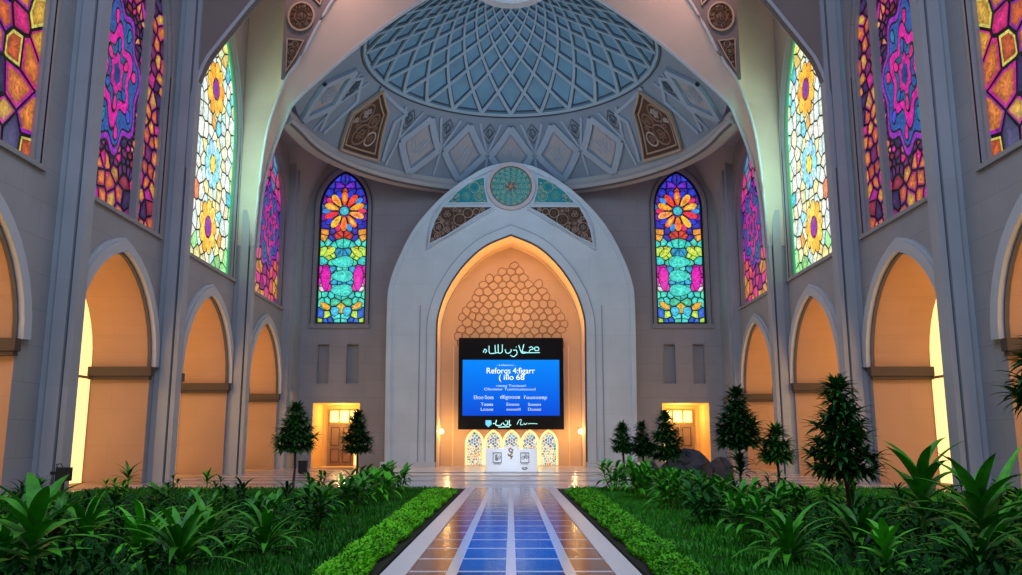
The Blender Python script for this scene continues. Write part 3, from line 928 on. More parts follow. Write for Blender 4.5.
for s in (1, -1):
    mir = s < 0
    b = MB(); rows = []
    for t in range(9):
        tt = t / 8; bul = .18 * math.sin(PI * tt)
        rows.append([tuple(Vector(p).lerp(Vector(q), tt) + Vector((-bul * .6, 0, bul * .4))) for p, q in zip(Fr, Br)])
    b.grid(rows)
    ga = b.build('wall_great_arch_' + SIDE[s], M['arch'], None, mir, True)
    tag(ga, f'{SIDE[s]} half of the pale pink great arch framing the dome', 'arch', kind='structure')
    # edge rolls
    b = MB(); b.tube([Vector(p) + Vector((.05, .06, -.03)) for p in Br], .11, 6); b.build('arch_edge_roll', M['trim'], ga, mir, True)
    b = MB(); b.tube([Vector(p) + Vector((.02, -.07, -.02)) for p in Fr], .08, 6); b.build('arch_front_roll', M['trim'], ga, mir, True)
    # spandrel wall
    up = [p for p in F if p[2] >= 20.1]
    poly = [(-11.95, 20.2)] + [(p[0], p[2]) for p in up] + [(0, 34), (-11.95, 34)]
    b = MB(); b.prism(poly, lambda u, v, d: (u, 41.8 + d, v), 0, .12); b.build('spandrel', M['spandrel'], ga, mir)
    # cove between the side wall and the spandrel
    low = [p for p in F if p[2] <= 20.2]
    inner = low + [(-11.95, 41.8, z) for z in (20.4, 22, 24, 26, 28, 31, 34)]
    rows = []
    for t in range(11):
        tt = t / 10; row = []
        for p in inner:
            a = Vector((-15.0, 45.5, p[2])); q = Vector(p)
            w = (q - a); m = a.lerp(q, tt)
            bul = .16 * math.sin(PI * tt)
            m += Vector((w.y, -w.x, 0)) * -bul * 1.0 if False else Vector((-w.y, w.x, 0)) * bul
            row.append(tuple(m))
        rows.append(row)
    b = MB(); b.grid(rows); b.build('vault_cove', M['vault'], ga, mir, True)
# spandrel ornaments
fS = lambda u, v, d: (u, 41.78 - d, v)
for s in (1, -1):
    mir = s < 0; nm = SIDE[s]
    cir = [(-11.02 + .62 * math.cos(2 * PI * k / 28), 23.66 + .74 * math.sin(2 * PI * k / 28)) for k in range(28)]
    carved('carved_roundel', f'round brown carved medallion on the {nm} spandrel of the great arch', 'ornamental medallion', cir, fS, mir, ['carve_back', 'carve', 'carve_rim'], 3, .10, .34, .06, .1, .07, first=((-11.02, 23.66, .36),), group='carved medallions on the great arch')
    tri = [(-11.66, 22.35), (-10.88, 22.25), (-11.22, 21.45), (-11.66, 20.65)]
    carved('triangular_plaque', f'triangular brown carved panel under the round medallion, {nm} spandrel', 'ornamental panel', tri, fS, mir, ['carve_back', 'carve', 'carve_rim'], 4, .08, .3, .055, .07, .06, group='triangular carved panels on the great arch')
    tri = [(-10.5, 24.9), (-10.08, 24.4), (-9.8, 25.4), (-10.65, 25.4)]
    carved('corner_plaque', f'small brown carved panel at the top photo edge above the medallion, {nm} spandrel', 'ornamental panel', tri, fS, mir, ['carve_back', 'carve', 'carve_rim'], 6, .08, .24, .05, .07, .06, group='upper carved panels on the great arch')

# ------------------------------------------------------------------ back wall
fB = lambda u, v, d: (u, 58 - d, v)
DX0, DX1, DZ = -13.3, -10.15, 4.25
bw_c, bw_hw = -11.72, 1.62
holes = []
for s in (1, -1):
    holes.append([(s * DX0, .001), (s * DX1, .001), (s * DX1, DZ), (s * DX0, DZ)])
    holes.append([(s * bw_c + q[0], q[1]) for q in arch(0, 1.74, 17.9, 20.6, 9.6)])
    for x in (-12.74, -10.77):
        holes.append([(s * x - .37, 5.55), (s * x + .37, 5.55), (s * x + .37, 8.2), (s * x - .37, 8.2)])
OPEN = [(-4.76, .001), (-4.8, 8.9), (-4.72, 9.8), (-4.25, 11.3), (-3.2, 13.0), (-1.75, 14.38), (0, 15.17)]
OPEN = [(-4.76, .001)] + catmull(OPEN[1:], 5)
OPENF = OPEN + [(-x, z) for x, z in reversed(OPEN[:-1])]
holes.append([(u * .98, v) for u, v in OPENF])
b = MB(); b.tess([[(-15, -.3), (15, -.3), (15, 21.25), (-15, 21.25)]] + holes, lambda u, v: fB(u, v, 0))
for h in holes:
    if h[0][1] > 1: b.strip([fB(u, v, 0) for u, v in h], [fB(u, v, -.45) for u, v in h], 0, True)
bwall = b.build('wall_back', M['back']); tag(bwall, 'mauve grey back wall under the dome with doors and slits', 'wall', kind='structure')
for s in (1, -1):
    b = MB()
    for x in (-12.74, -10.77): b.poly([fB(s * x + a, z, -.32) for a, z in ((-.4, 5.5), (.4, 5.5), (.4, 8.25), (-.4, 8.25))])
    b.build('slit_panel', M['recess'], bwall)
    b = MB()
    for x in (-12.74, -10.77): 
        b.band([(s * x - .37, 5.55), (s * x - .37, 8.2), (s * x + .37, 8.2), (s * x + .37, 5.55)], .07, fB, -.02, .05)
    b.build('slit_frame', M['frame'], bwall)
    b = MB()
    p = arch(s * bw_c, 1.74, 17.9, 20.6, 9.6)
    b.band(p, .22, fB, -.05, .12); b.band(offset(p, .30), .10, fB, -.05, .06)
    b.box(s * bw_c - 2.1, s * bw_c + 2.1, 57.86, 58.02, 9.3, 9.6)
    b.build('window_surround', M['frame'], bwall)
    b = MB(); b.band(offset(p, .22), .08, fB, -.05, .02); b.build('surround_shadow_joint', M['darkline'], bwall)
    wn += 1
    root = empty(f'window_{wn}', (s * bw_c, 58.3, 9.6)); tag(root, f'blue and aqua leaded lancet window on the back wall {SIDE[s]} of the portal', 'stained glass window', kind='structure')
    o = arch(bw_c, 1.74, 17.9, 20.6, 9.6)
    b = MB(); b.tess([o], lambda u, v: fB(u, v, -.32)); b.build('lead_came', M['lead'], root, s < 0)
    o2 = offset(o, -.14)
    o2 = [o2[0]] + o2[1:]
    b = MB(); stained(b, [(u, max(v, 9.74)) for u, v in o2], glass_aqua(random.Random(77), o2, bw_c), fB, -.30, .045, .75)
    for k in range(10):
        a = 2 * PI * k / 10 + PI / 2
        petal(b, bw_c, 17.65, a, .28, 1.0, .30, 1.45, 1.45, fB, -.285, [(1, .55, .04), (.95, .10, .04), (1, .80, .12), (.92, .03, .14)][k % 4], [(.9, .06, .04), (1, .6, .05), (1, .3, .03)][k % 3], .035)
        petal(b, bw_c, 17.65, a + PI / 10, .66, 1.06, .24, 1.45, 1.45, fB, -.28, [(.03, .05, .75), (.75, .04, .15), (.05, .30, .85)][k % 3], None, .035)
    radial(b, bw_c, 17.65, lambda a: .30, 1.25, 1.25, fB, -.27, LEAD, None, 20)
    radial(b, bw_c, 17.65, lambda a: .25, 1.25, 1.25, fB, -.262, (.10, .75, .55), (.05, .4, .7), 20)
    for q in (-1, 1):
        petal(b, bw_c + q * .42, 10.5, PI / 2, -.32, .32, .55, 1, 1, fB, -.285, (.10, .75, .85), (.05, .45, .9), .04)
        petal(b, bw_c + q * 1.12, 12.8, PI / 2, -.85, .85, .62, 1, 1, fB, -.285, (.95, .03, .45), (.75, .01, .5), .05)
        petal(b, bw_c + q * 1.1, 10.9, .6 * q, -.4, .4, .35, 1, 1, fB, -.28, (1, .60, .05), (1, .4, .03), .04)
        petal(b, bw_c + q * .95, 14.7, -.7 * q, -.5, .5, .4, 1, 1, fB, -.285, (.95, .75, .08), (.5, .85, .1), .04)
    for y in (12.0, 13.0, 14.0):
        petal(b, bw_c, y, 0, -.75, .75, .8, 1, 1, fB, -.287, (.10, .88, .72), (.06, .66, .60), .045)
    b.build('glass_panes', M['gl_aqua'], root, s < 0)

# lit doorways
for s in (1, -1):
    mir = s < 0
    d = empty(f'door_{1 if s > 0 else 2}', (s * -11.7, 58, 0)); tag(d, f'warm lit doorway with brown door leaf, back wall {SIDE[s]} of the portal', 'doorway', kind='structure')
    b = MB(); x0, x1, y1 = DX0 - .0, DX1, 61.5
    b.poly([(x0, 58, 0.004), (x1, 58, 0.004), (x1, y1, 0.004), (x0, y1, 0.004)]); b.poly([(x0, 58, DZ), (x1, 58, DZ), (x1, y1, DZ), (x0, y1, DZ)])
    b.poly([(x0, 58, 0), (x0, y1, 0), (x0, y1, DZ), (x0, 58, DZ)]); b.poly([(x1, 58, 0), (x1, y1, 0), (x1, y1, DZ), (x1, 58, DZ)])
    b.poly([(x0, y1, 0), (x1, y1, 0), (x1, y1, DZ), (x0, y1, DZ)])
    b.build('porch_lining', M['porch'] if 'porch' in M else M.setdefault('porch', plain('porch plaster', (.75, .52, .26), .7, .04)), d, mir)
    b = MB(); b.box(-12.85, -10.75, 61.40, 61.46, 3.02, 3.85); b.box(-11.05, -10.78, 61.40, 61.46, .05, 3.0); b.build('transom_pane', M['pane_warm'], d, mir)
    b = MB()
    for x in (-12.88, -12.18, -11.45, -10.75): b.box(x - .05, x + .05, 61.34, 61.5, 3.0, 3.9)
    b.box(-12.93, -10.70, 61.33, 61.5, 2.92, 3.05); b.box(-12.93, -10.70, 61.33, 61.5, 3.85, 3.92); b.box(-12.95, -12.83, 61.33, 61.5, 0, 3.0); b.build('door_frame', M['mullion'], d, mir)
    b = MB(); b.box(-12.83, -12.0, 61.34, 61.44, .02, 2.92); b.box(-11.97, -11.1, 61.34, 61.44, .02, 2.92)
    dl = b.build('door_leaf', M['door_wood'], d, mir)
    b = MB()
    for a in (-12.72, -11.86):
        for z0, z1 in ((.25, 1.2), (1.4, 2.7)):
            b.band([(a, z0), (a, z1), (a + .62, z1), (a + .62, z0)], -.06, lambda u, v, dd: (u, 61.34 - dd, v), 0, .03, 0, True)
    b.build('door_moulding', M['ledge'], dl, mir)
    b = MB(); b.tube([(-11.92, 61.28, .95), (-11.92, 61.28, 1.55)], .025); b.build('door_handle', M['frame'], dl, mir)

# ------------------------------------------------------------------ portal
fP = lambda u, v, d: (u, 55.5 - d, v)
PO = [(-8.02, 0), (-8.1, 6), (-8.12, 10.6), (-7.98, 12.0), (-7.5, 13.5), (-6.42, 15.72), (-4.77, 17.72), (-3.17, 19.02), (-1.6, 19.95), (0, 20.3)]
PO = catmull(PO, 5); POF = PO + [(-x, z) for x, z in reversed(PO[:-1])]
b = MB()
b.tess([POF + [], OPENF], lambda u, v: fP(u, v, 0))
b.strip([fP(u, v, 0) for u, v in POF], [fP(u, v, -2.5) for u, v in POF])
por = b.build('wall_portal', M['portal']); tag(por, 'great pale blue grey pointed portal standing before the back wall', 'portal', kind='structure')
b = MB(); b.strip([fP(u, v, 0) for u, v in OPENF], [fP(u, v, -3.4) for u, v in OPENF]); b.build('portal_reveal', M['reveal'] if 'reveal' in M else M.setdefault('reveal', plain('reveal plaster', (.80, .56, .34), .6, .03)), por)
b = MB(); b.band(OPENF, .10, fP, -.02, .05); b.build('opening_joint', M['darkline'], por)
b = MB(); b.band(offset(OPENF, .12), .55, fP, -.02, .07); b.build('opening_surround', M['portal'], por)
b = MB(); b.band(offset(OPENF, .67), .05, fP, -.02, .075); b.build('surround_joint', M['recess'], por)
b = MB(); b.band(offset(POF, -.32), .32, fP, -.02, .09); b.build('outer_moulding', M['portal'], por)
b = MB(); b.box(-8.3, -4.78, 55.3, 58, -.02, .42); b.box(4.78, 8.3, 55.3, 58, -.02, .42); b.build('portal_plinth', M['marble'], por)
b = MB(); 
for sg in (-1, 1): b.box(sg * 5.95 - .03, sg * 5.95 + .03, 55.46, 55.55, .42, 10.5)
b.build('pier_joint', M['recess'], por)
# niche back wall with raised net
nbk = MB(); nbk.tess([[(-5, -.1), (5, -.1), (5, 15.6), (-5, 15.6)]], lambda u, v: (u, 58.9, v))
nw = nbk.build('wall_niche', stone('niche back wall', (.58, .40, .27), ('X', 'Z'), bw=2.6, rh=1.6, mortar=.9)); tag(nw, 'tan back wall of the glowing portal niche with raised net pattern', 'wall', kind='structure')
net = MB(); fN = lambda u, v, d: (u, 58.9 - d, v)
def net_edge(v): 
    t = max(0, (v - 8.9) / 5.3)
    return 3.75 * (1 - t**2.5) if t < 1 else 0
nrnd = random.Random(8); nseeds = []
for r in range(-2, 16):
    for k in range(-9, 10):
        nseeds.append((k * .62 + (.31 if r % 2 else 0) + nrnd.uniform(-.13, .13), 7.9 + r * .46 + nrnd.uniform(-.11, .11)))
for i_, (x, y) in enumerate(nseeds):
    if abs(x) > net_edge(y + .15) or y < 8.3 or y > 13.9: continue
    cell = [(x - 1.2, y - 1.2), (x + 1.2, y - 1.2), (x + 1.2, y + 1.2), (x - 1.2, y + 1.2)]
    for j_, (a, c) in enumerate(nseeds):
        if j_ != i_ and abs(a - x) < 2 and abs(c - y) < 2:
            cell = clip(cell, a - x, c - y, (a * a - x * x + c * c - y * y) / 2)
    cell = [(x + (p[0] - x) * .97, y + (p[1] - y) * .97) for p in cell]
    # rounded outline
    pts = []
    for k in range(len(cell)):
        p, q, r_ = Vector(cell[k]), Vector(cell[(k + 1) % len(cell)]), Vector(cell[(k + 2) % len(cell)])
        m0, m1 = (p + q) / 2, (q + r_) / 2
        for t in (0, .33, .66): pts.append(tuple(m0 * (1 - t)**2 + q * 2 * t * (1 - t) + m1 * t * t))
    net.ribbon(pts + pts[:1], .055, fN, .05)
net.build('raised_net', plain('raised net plaster', (.40, .21, .10), .7), nw)
b = MB()
for sg in (-1, 1): b.box(sg * 3.95 - .04, sg * 3.95 + .04, 58.8, 58.9, 0, 8.2)
b.build('panel_joint', M['reveal'], nw)

# tympanum ornaments
fT = lambda u, v, d: (u, 55.49 - d, v)
root = empty('tile_medallion', (0, 55.49, 18.57)); tag(root, 'round teal tile medallion with red centre at the top of the portal', 'ornamental medallion')
cir = ring_path(0, 18.57, 1.40, 48)[:-1]
b = MB(); b.prism(cir, fT, 0, .10); b.build('tile_ground', M['teal_back'], root)
b = MB(); b.band(cir[::-1], .25, fT, 0, .2, 0, True); b.build('border', plain('pinkish border plaster', (.58, .50, .54), .6), root)
b = MB(); b.band(offset(cir[::-1], -.07, True), .07, fT, .08, .16, 0, True); b.build('inner_line', M['darkline'], root)
b = MB(); fT2 = lambda u, v, d: fT(u, v, d + .10)
for r, n, rr, m in ((1.18, 18, .13, 0), (.90, 14, .14, 1), (.60, 10, .13, 0)):
    for k in range(n):
        a = 2 * PI * k / n
        b.ribbon(spiral_path(r * math.cos(a), 18.57 + r * math.sin(a), rr, 1.3, a, 12), .055, fT2, .05, m)
for r in (1.33, 1.04, .75, .45): b.ribbon(ring_path(0, 18.57, r, 40), .04, fT2, .04, 1)
for k in range(10):
    a = 2 * PI * k / 10
    b.ribbon([(q * math.cos(a + .25 * math.sin(q * 9)), 18.57 + q * math.sin(a + .25 * math.sin(q * 9))) for q in [x / 10 * .42 for x in range(11)]], .06, fT2, .05, 2 if k % 2 else 0)
b.ribbon(ring_path(0, 18.57, .2, 20), .09, fT2, .06, 2); b.ribbon(ring_path(0, 18.57, .07, 10), .08, fT2, .07, 0)
b.build('scrollwork', [M['gold'], M['mint'], M['red']], root)
TEAL = [(-4.23, 17.44), (-3.6, 18.18), (-2.85, 18.77), (-2.3, 19.05), (-1.82, 19.2), (-1.80, 18.4), (-1.55, 17.46)]
BROWN = [(-5.42, 14.66), (-5.28, 15.5), (-5.05, 16.17), (-4.56, 17.13), (-1.24, 17.13), (-2.2, 16.62), (-3.2, 15.95), (-4.4, 15.15)]
for s in (1, -1):
    nm = SIDE[s]
    carved('tile_plaque', f'teal blue triangular tile panel {nm} of the round portal medallion', 'ornamental panel', TEAL, fT, s < 0, ['teal_back', 'gold', 'teal_blue', 'mint'], 11, .07, .40, .06, .09, .06, group='teal tile panels on the portal', rimmat='portal')
    carved('scroll_plaque', f'dark brown carved scroll panel on the {nm} shoulder of the portal', 'ornamental panel', BROWN, fT, s < 0, ['carve_back', 'carve_pale', 'carve', 'carve_pale'], 12, .07, .50, .06, .1, .06, group='carved scroll panels on the portal', rimmat='portal')
# raised frame lines round the ornaments
b = MB()
for s in (1, -1):
    for pth in ([(-5.62, 14.2), (-5.5, 15.6), (-5.2, 16.5), (-4.65, 17.4), (-3.7, 18.45), (-2.85, 19.05), (-1.6, 19.5)], [(-5.62, 14.2), (-4.4, 14.95), (-3.0, 15.8), (-1.7, 16.6), (-1.1, 16.95)]):
        b.ribbon(catmull([(x * s, z) for x, z in pth], 6), .12, fP, .12)
b.build('tympanum_moulding', M['portal'], por)

# ------------------------------------------------------------------ screen
scr = empty('digital_screen', (0, 58.55, 5.6)); tag(scr, 'big dark framed digital screen with blue panel hanging in the portal niche', 'screen')
b = MB(); b.box(-3.58, 3.58, 58.55, 58.85, 2.5, 8.72); b.build('bezel', M['screen_body'], scr)
b = MB(); b.poly([(-3.3, 58.535, 3.42), (3.3, 58.535, 3.42), (3.3, 58.535, 7.2), (-3.3, 58.535, 7.2)]); b.build('blue_display', M['screen'], scr, origin=(0, 58.535, 5.3))
fD = lambda u, v, d: (u, 58.535 - d, v)
# screen picture: zoomed pixels (805 x 575) -> metres
def zx(x): return (x - 412) / 600 * 7.16
def zz(y): return 8.72 - (y - 46) / 519 * 6.22
def stroke(mb, pts, w, m=0, curve=True):
    P = [(zx(x), zz(y)) for x, y in pts]
    if curve and len(P) > 2: P = catmull(P, 5)
    L = offset(P, w / 2); R = offset(P, -w / 2)
    mb.strip([fD(u, v, .012) for u, v in L], [fD(u, v, .012) for u, v in R], m)
b = MB()   # flowing script on the dark top band
for pts in ([(252, 130), (262, 112), (272, 122), (262, 134)], [(286, 92), (288, 132), (310, 136), (338, 130)], [(320, 88), (322, 130)], [(338, 84), (340, 130), (352, 134), (362, 126)],
            [(362, 84), (362, 128)], [(378, 112), (384, 132), (400, 134), (412, 124), (412, 112)], [(424, 118), (442, 118), (446, 138), (428, 154), (408, 146)], [(440, 98), (444, 100)],
            [(456, 88), (474, 132), (500, 130), (470, 128)], [(486, 84), (474, 132)], [(470, 132), (520, 132), (578, 131)], [(516, 104), (530, 98), (540, 110), (522, 116), (516, 128)], [(546, 102), (566, 100), (572, 116), (552, 120), (548, 106)]):
    stroke(b, pts, .062)
b.build('script_heading', M['cyan'], scr)
b = MB()   # shield and script on the bottom band
sh = [(268, 514), (300, 514), (302, 536), (284, 552), (268, 538)]
b.tess([[(zx(x), zz(y)) for x, y in sh]], lambda u, v: fD(u, v, .012)); b.build('shield_emblem', plain('screen shield', (.1, .5, .8), .5, 0, emit=(.08, .45, .85), es=.9), scr)
b = MB()
for pts in ([(330, 512), (326, 540), (352, 542), (362, 530)], [(366, 526), (376, 540), (390, 538), (394, 516)], [(404, 512), (402, 540), (414, 540)], [(310, 532), (320, 532)], [(340, 552), (404, 550)], [(380, 516), (386, 518)]):
    stroke(b, pts, .06)
b.build('script_footer', M['cyan'], scr); b = MB()
for pts in ([(446, 538), (458, 514), (470, 512), (466, 538), (482, 538)], [(484, 528), (492, 538), (504, 528)], [(508, 534), (530, 532), (562, 534)]):
    stroke(b, pts, .04)
b.build('script_footer', M['cyan'], scr)
def text(body, cx, cy, h, mat, name, width=1.0):
    """one line of lettering, every word its own part"""
    k = h / .7; words = []; x = 0.0
    for wd in body.split(' '):
        cu = bpy.data.curves.new(name, 'FONT'); cu.body = wd; cu.size = 1; cu.align_x = 'LEFT'; cu.align_y = 'CENTER'
        tmp = bpy.data.objects.new('lettering_source', cu); COL.objects.link(tmp)
        dg = bpy.context.evaluated_depsgraph_get(); dg.update()
        me = bpy.data.meshes.new_from_object(tmp.evaluated_get(dg)); bpy.data.objects.remove(tmp)
        xs = [v.co.x for v in me.vertices]; x0 = min(xs); wid = max(xs) - x0
        words.append((me, x0, x)); x += wid + .3
    total = x - .3; kx = width / total
    for me, x0, off in words:
        for v in me.vertices: v.co = Vector(((v.co.x - x0 + off - total / 2) * kx, 0, v.co.y * k))
        me.materials.clear(); me.materials.append(M[mat])
        o = bpy.data.objects.new(name, me); COL.objects.link(o); o.parent = scr
        o.location = (zx(cx), 58.52 - 58.55, zz(cy) - 5.6)

pxw = 7.16 / 600
text('- Labuoro -', 385, 203, .13, 'pale_txt', 'lettering', width=108 * pxw)
text('Reforqs 4:figarr', 411, 236, .40, 'white_txt', 'lettering', width=276 * pxw)
text('( illo 68', 416, 273, .38, 'white_txt', 'lettering', width=145 * pxw)
text('reoog Tooiaoeii', 413, 320, .17, 'pale_txt', 'lettering', width=170 * pxw)
text('Olluioour Tuoioouaoooud', 405, 340, .17, 'pale_txt', 'lettering', width=292 * pxw)
for body, cx, cy, w, h in (('Eboo 0oes', 257, 386, 112, .30), ('dfigoooe', 407, 384, 114, .28), ("l'ouooeep", 552, 386, 130, .28), ('Tooea', 276, 425, 70, .24), ('Loooe', 276, 453, 70, .24),
                           ('Eoooo', 423, 425, 72, .22), ('ooooll', 425, 453, 80, .20), ('Sooon', 545, 426, 72, .22), ('Doooo', 546, 453, 74, .22)):
    text(body, cx, cy, h * .9, 'pale_txt', 'lettering', width=w * pxw)

# ------------------------------------------------------------------ five small arched windows below the screen
for k, x in enumerate((-2.46, -1.2, .05, 1.28, 2.54)):
    wn += 1
    root = empty(f'window_{wn}', (x, 58.85, .15)); tag(root, f'small lit arched window under the screen, {["leftmost", "second from left", "middle one", "second from right", "rightmost"][k]} of five', 'small arched window', 'small arched windows under the screen', kind='structure')
    o = arch(x, .56, 1.55, 2.42, .12, 6)
    b = MB(); b.band(o, .09, fN, 0, .10, 0); b.build('frame', M['pane_soft'], root)
    b = MB(); b.tess([o], lambda u, v: fN(u, v, .02)); b.build('lit_backing', M['pane_soft'], root)
    rnd = random.Random(90 + k); sd = ring_seeds(x, 1.72, [(0, 1, 0, [(.05, .4, .7)]), (.18, 6, 0, [(.1, .5, .75), (.04, .25, .5)]), (.36, 10, .5, [(.2, .65, .7), (.95, .9, .7), (.05, .3, .6)])])
    sd += fill_seeds(rnd, o, .17, .17, lambda a, c: rc(rnd, (1, .92, .7), (.75, .85, .75), (.5, .75, .7), (.75, .5, .3), (.15, .5, .6), (1, .85, .5)), [(x, 1.72, .45, .45)])
    b = MB(); stained(b, [(u, v) for u, v in offset(o, -.05)], sd, fN, .04, .018, .9); b.build('glass_panes', M['gl_mini'], root)

# ------------------------------------------------------------------ podium
pod = empty('podium', (0, 50.3, 0)); tag(pod, 'white three panel podium counter standing before the portal niche', 'podium')
b = MB()
b.box(-1.46, -.42, 50.0, 50.9, .09, 1.38); pl = b.build('side_panel', M['podium'], pod)
b = MB(); b.box(.38, 1.50, 50.0, 50.9, .09, 1.36); pr = b.build('side_panel', M['podium'], pod)
b = MB(); b.box(-.42, .38, 50.12, 50.8, .09, 1.50); pc = b.build('centre_panel', M['podium'], pod)
b = MB(); b.box(-1.52, 1.56, 49.9, 51.0, 0, .09); b.build('plinth', M['recess'], pod)
fQ = lambda u, v, d: (u, 50.0 - d, v)
for cx in (-.78, .78):
    b = MB(); w = .21
    b.band([(cx - w, .62), (cx - w, 1.12), (cx + w, 1.12), (cx + w, .62)], .045, fQ, 0, .02, 0, True)
    if cx < 0:
        b.prism([(cx - .12, .72), (cx - .12, 1.02), (cx + .02, 1.06), (cx - .02, .9), (cx + .06, .7)], fQ, 0, .02); b.ribbon(spiral_path(cx + .08, .88, .12, 1.2, 0, 14), .05, fQ, .02)
    else:
        for q in range(3): b.ribbon(spiral_path(cx - .11 + .11 * q, .88 + .06 * (q % 2), .12, 1.1, q, 12), .045, fQ, .02)
    for q in range(5): b.box(cx - .2 + q * .085, cx - .15 + q * .085, 49.98, 50.0, .50, .56)
    b.build('emblem', M['podium_dark'], pl if cx < 0 else pr)
fQ2 = lambda u, v, d: (u, 50.12 - d, v)
b = MB()
for pts in ([(-.02, 1.42), (-.12, 1.30), (.02, 1.18), (.10, 1.30), (-.02, 1.36)], [(-.1, 1.2), (.08, 1.12), (-.08, 1.0), (.04, .90), (-.04, .8)], [(-.16, 1.1), (-.12, .98), (.12, .96)]):
    b.ribbon(catmull(pts, 5), .07, fQ2, .02)
b.build('emblem', plain('brown emblem', (.20, .12, .05), .5), pc)
b = MB(); b.ribbon(catmull([(.62, .30), (.72, .22), (.86, .24), (.92, .32)], 5), .09, fQ, .02); b.ribbon([(.62, .31), (.92, .33)], .05, fQ, .02); b.build('bowl_mark', M['podium_dark'], pr)

pod.location = (0, 46.1, .036); pod.scale = (.925, .925, .925)
# niche wall lamps
for s in (1, -1):
    o = empty('wall_lamp', (-4.45 * s, 57.6, 2.35)); tag(o, f'small glowing wall lamp on the {SIDE[s]} jamb of the portal niche', 'wall lamp', 'wall lamps in the portal niche')
    b = MB(); rows = [[(-4.62 + r * math.cos(a), 57.6 + r * math.sin(a), z) for a in [2 * PI * q / 10 for q in range(10)]] for r, z in ((.03, 2.2), (.12, 2.25), (.15, 2.36), (.12, 2.47), (.03, 2.52))]
    b.grid(rows, 0, True); b.build('lamp_shade', plain('lamp glow', (1, .8, .5), .5, 0, emit=(1, .68, .26), es=6), o, s < 0)
    b = MB(); b.box(-4.76, -4.60, 57.57, 57.63, 2.3, 2.42); b.build('bracket', M['mullion'], o, s < 0)

# ------------------------------------------------------------------ floors
b = MB(); b.poly([(-19, 6, 0), (19, 6, 0), (19, 62, 0), (-19, 62, 0)]); fl = b.build('floor', M['plaza']); tag(fl, 'mauve polished plaza paving with dark wavy bands', 'floor', kind='structure')
b = MB(); b.box(-8.6, 8.6, 42.8, 58.9, -.05, .035); b.box(-7.2, 7.2, 46.5, 58.9, .03, .075); st = b.build('floor_apron', M['marble_warm']); b = MB(); b.box(-8.6, 8.6, 31.45, 42.8, -.05, .012); b.build('forecourt_slab', M['marble'], st); tag(st, 'low pale marble steps before the portal', 'floor', kind='structure')
b = MB(); b.box(-8.6, 8.6, 42.75, 42.8, -.02, .03); b.box(-7.2, 7.2, 46.45, 46.5, .036, .072); b.box(-8.6, 8.6, 37.2, 37.9, -.02, .016); b.box(-8.6, 8.6, 33.6, 33.8, -.02, .016); b.build('step_edge', M['recess'], st)
# path
b = MB()
ys = [6.4 + 1.19 * k for k in range(21)]
for k, y in enumerate(ys):
    for x0, x1, m in ((-1.27, -.80, 1), (-.66, -.065, 0), (.065, .66, 0), (.80, 1.27, 1)):
        b.box(x0, x1, y + .06, y + 1.13, -.03, .022, m)
pth = b.build('floor_path', [M['tile_blue'], M['tile_brown']]); tag(pth, 'garden path of glossy blue and bronze tiles leading to the portal', 'path', kind='structure')
b = MB(); b.box(-1.28, 1.28, 6.0, 31.4, -.03, .0205); b.build('tile_joints', M['joint'], pth)
b = MB(); b.box(-1.58, -1.27, 6.0, 31.4, -.03, .04); b.box(1.27, 1.58, 6.0, 31.4, -.03, .04); b.build('path_kerb', M['kerb'], pth)

# ------------------------------------------------------------------ planting beds
for s in (1, -1):
    b = MB(); b.box(-13.95, -1.62, 6.5, 30.2, -.05, .05)
    o = b.build('floor_bed_' + SIDE[s], M['soil'], None, s < 0); tag(o, f'dark soil of the {SIDE[s]} planting bed', 'soil', kind='structure')

def leaf(mb, base, yaw, L, W, elev, droop, n=5, keel=.18, mat=0, twist=0):
    """arching lance shaped leaf with a keel"""
    d = Vector((math.cos(yaw), math.sin(yaw), 0)); sd = Vector((-math.sin(yaw), math.cos(yaw), 0)); p = Vector(base)
    e = elev; rows = []
    for k in range(n + 1):
        t = k / n
        w = W * (math.sin(PI * min(1, t**.75 * .97 + .03)))**.8 * .5 if 0 < k < n else (W * .12 if k == 0 else .002)
        up = Vector((-d.x * math.sin(e), -d.y * math.sin(e), math.cos(e)))
        s2 = (sd * math.cos(twist) + up * math.sin(twist))
        rows.append([p + s2 * w + up * w * keel, p, p - s2 * w + up * w * keel])
        p = p + (d * math.cos(e) + Vector((0, 0, math.sin(e)))) * (L / n)
        e -= droop / n
    mb.grid(rows, mat)

def scatter_leaves(name, mat, n, region, L, W, hfun, seed, mir, elev=(.2, 1.3)):
    rnd = random.Random(seed); b = MB()
    for _ in range(n):
        x, y = region(rnd)
        z = hfun(x, y, rnd)
        leaf(b, (x, y, z), rnd.uniform(0, 6.28), L * rnd.uniform(.7, 1.3), W * rnd.uniform(.7, 1.2), rnd.uniform(*elev), rnd.uniform(.2, 1.3), 3)
    return b.build(name, mat, None, mir)

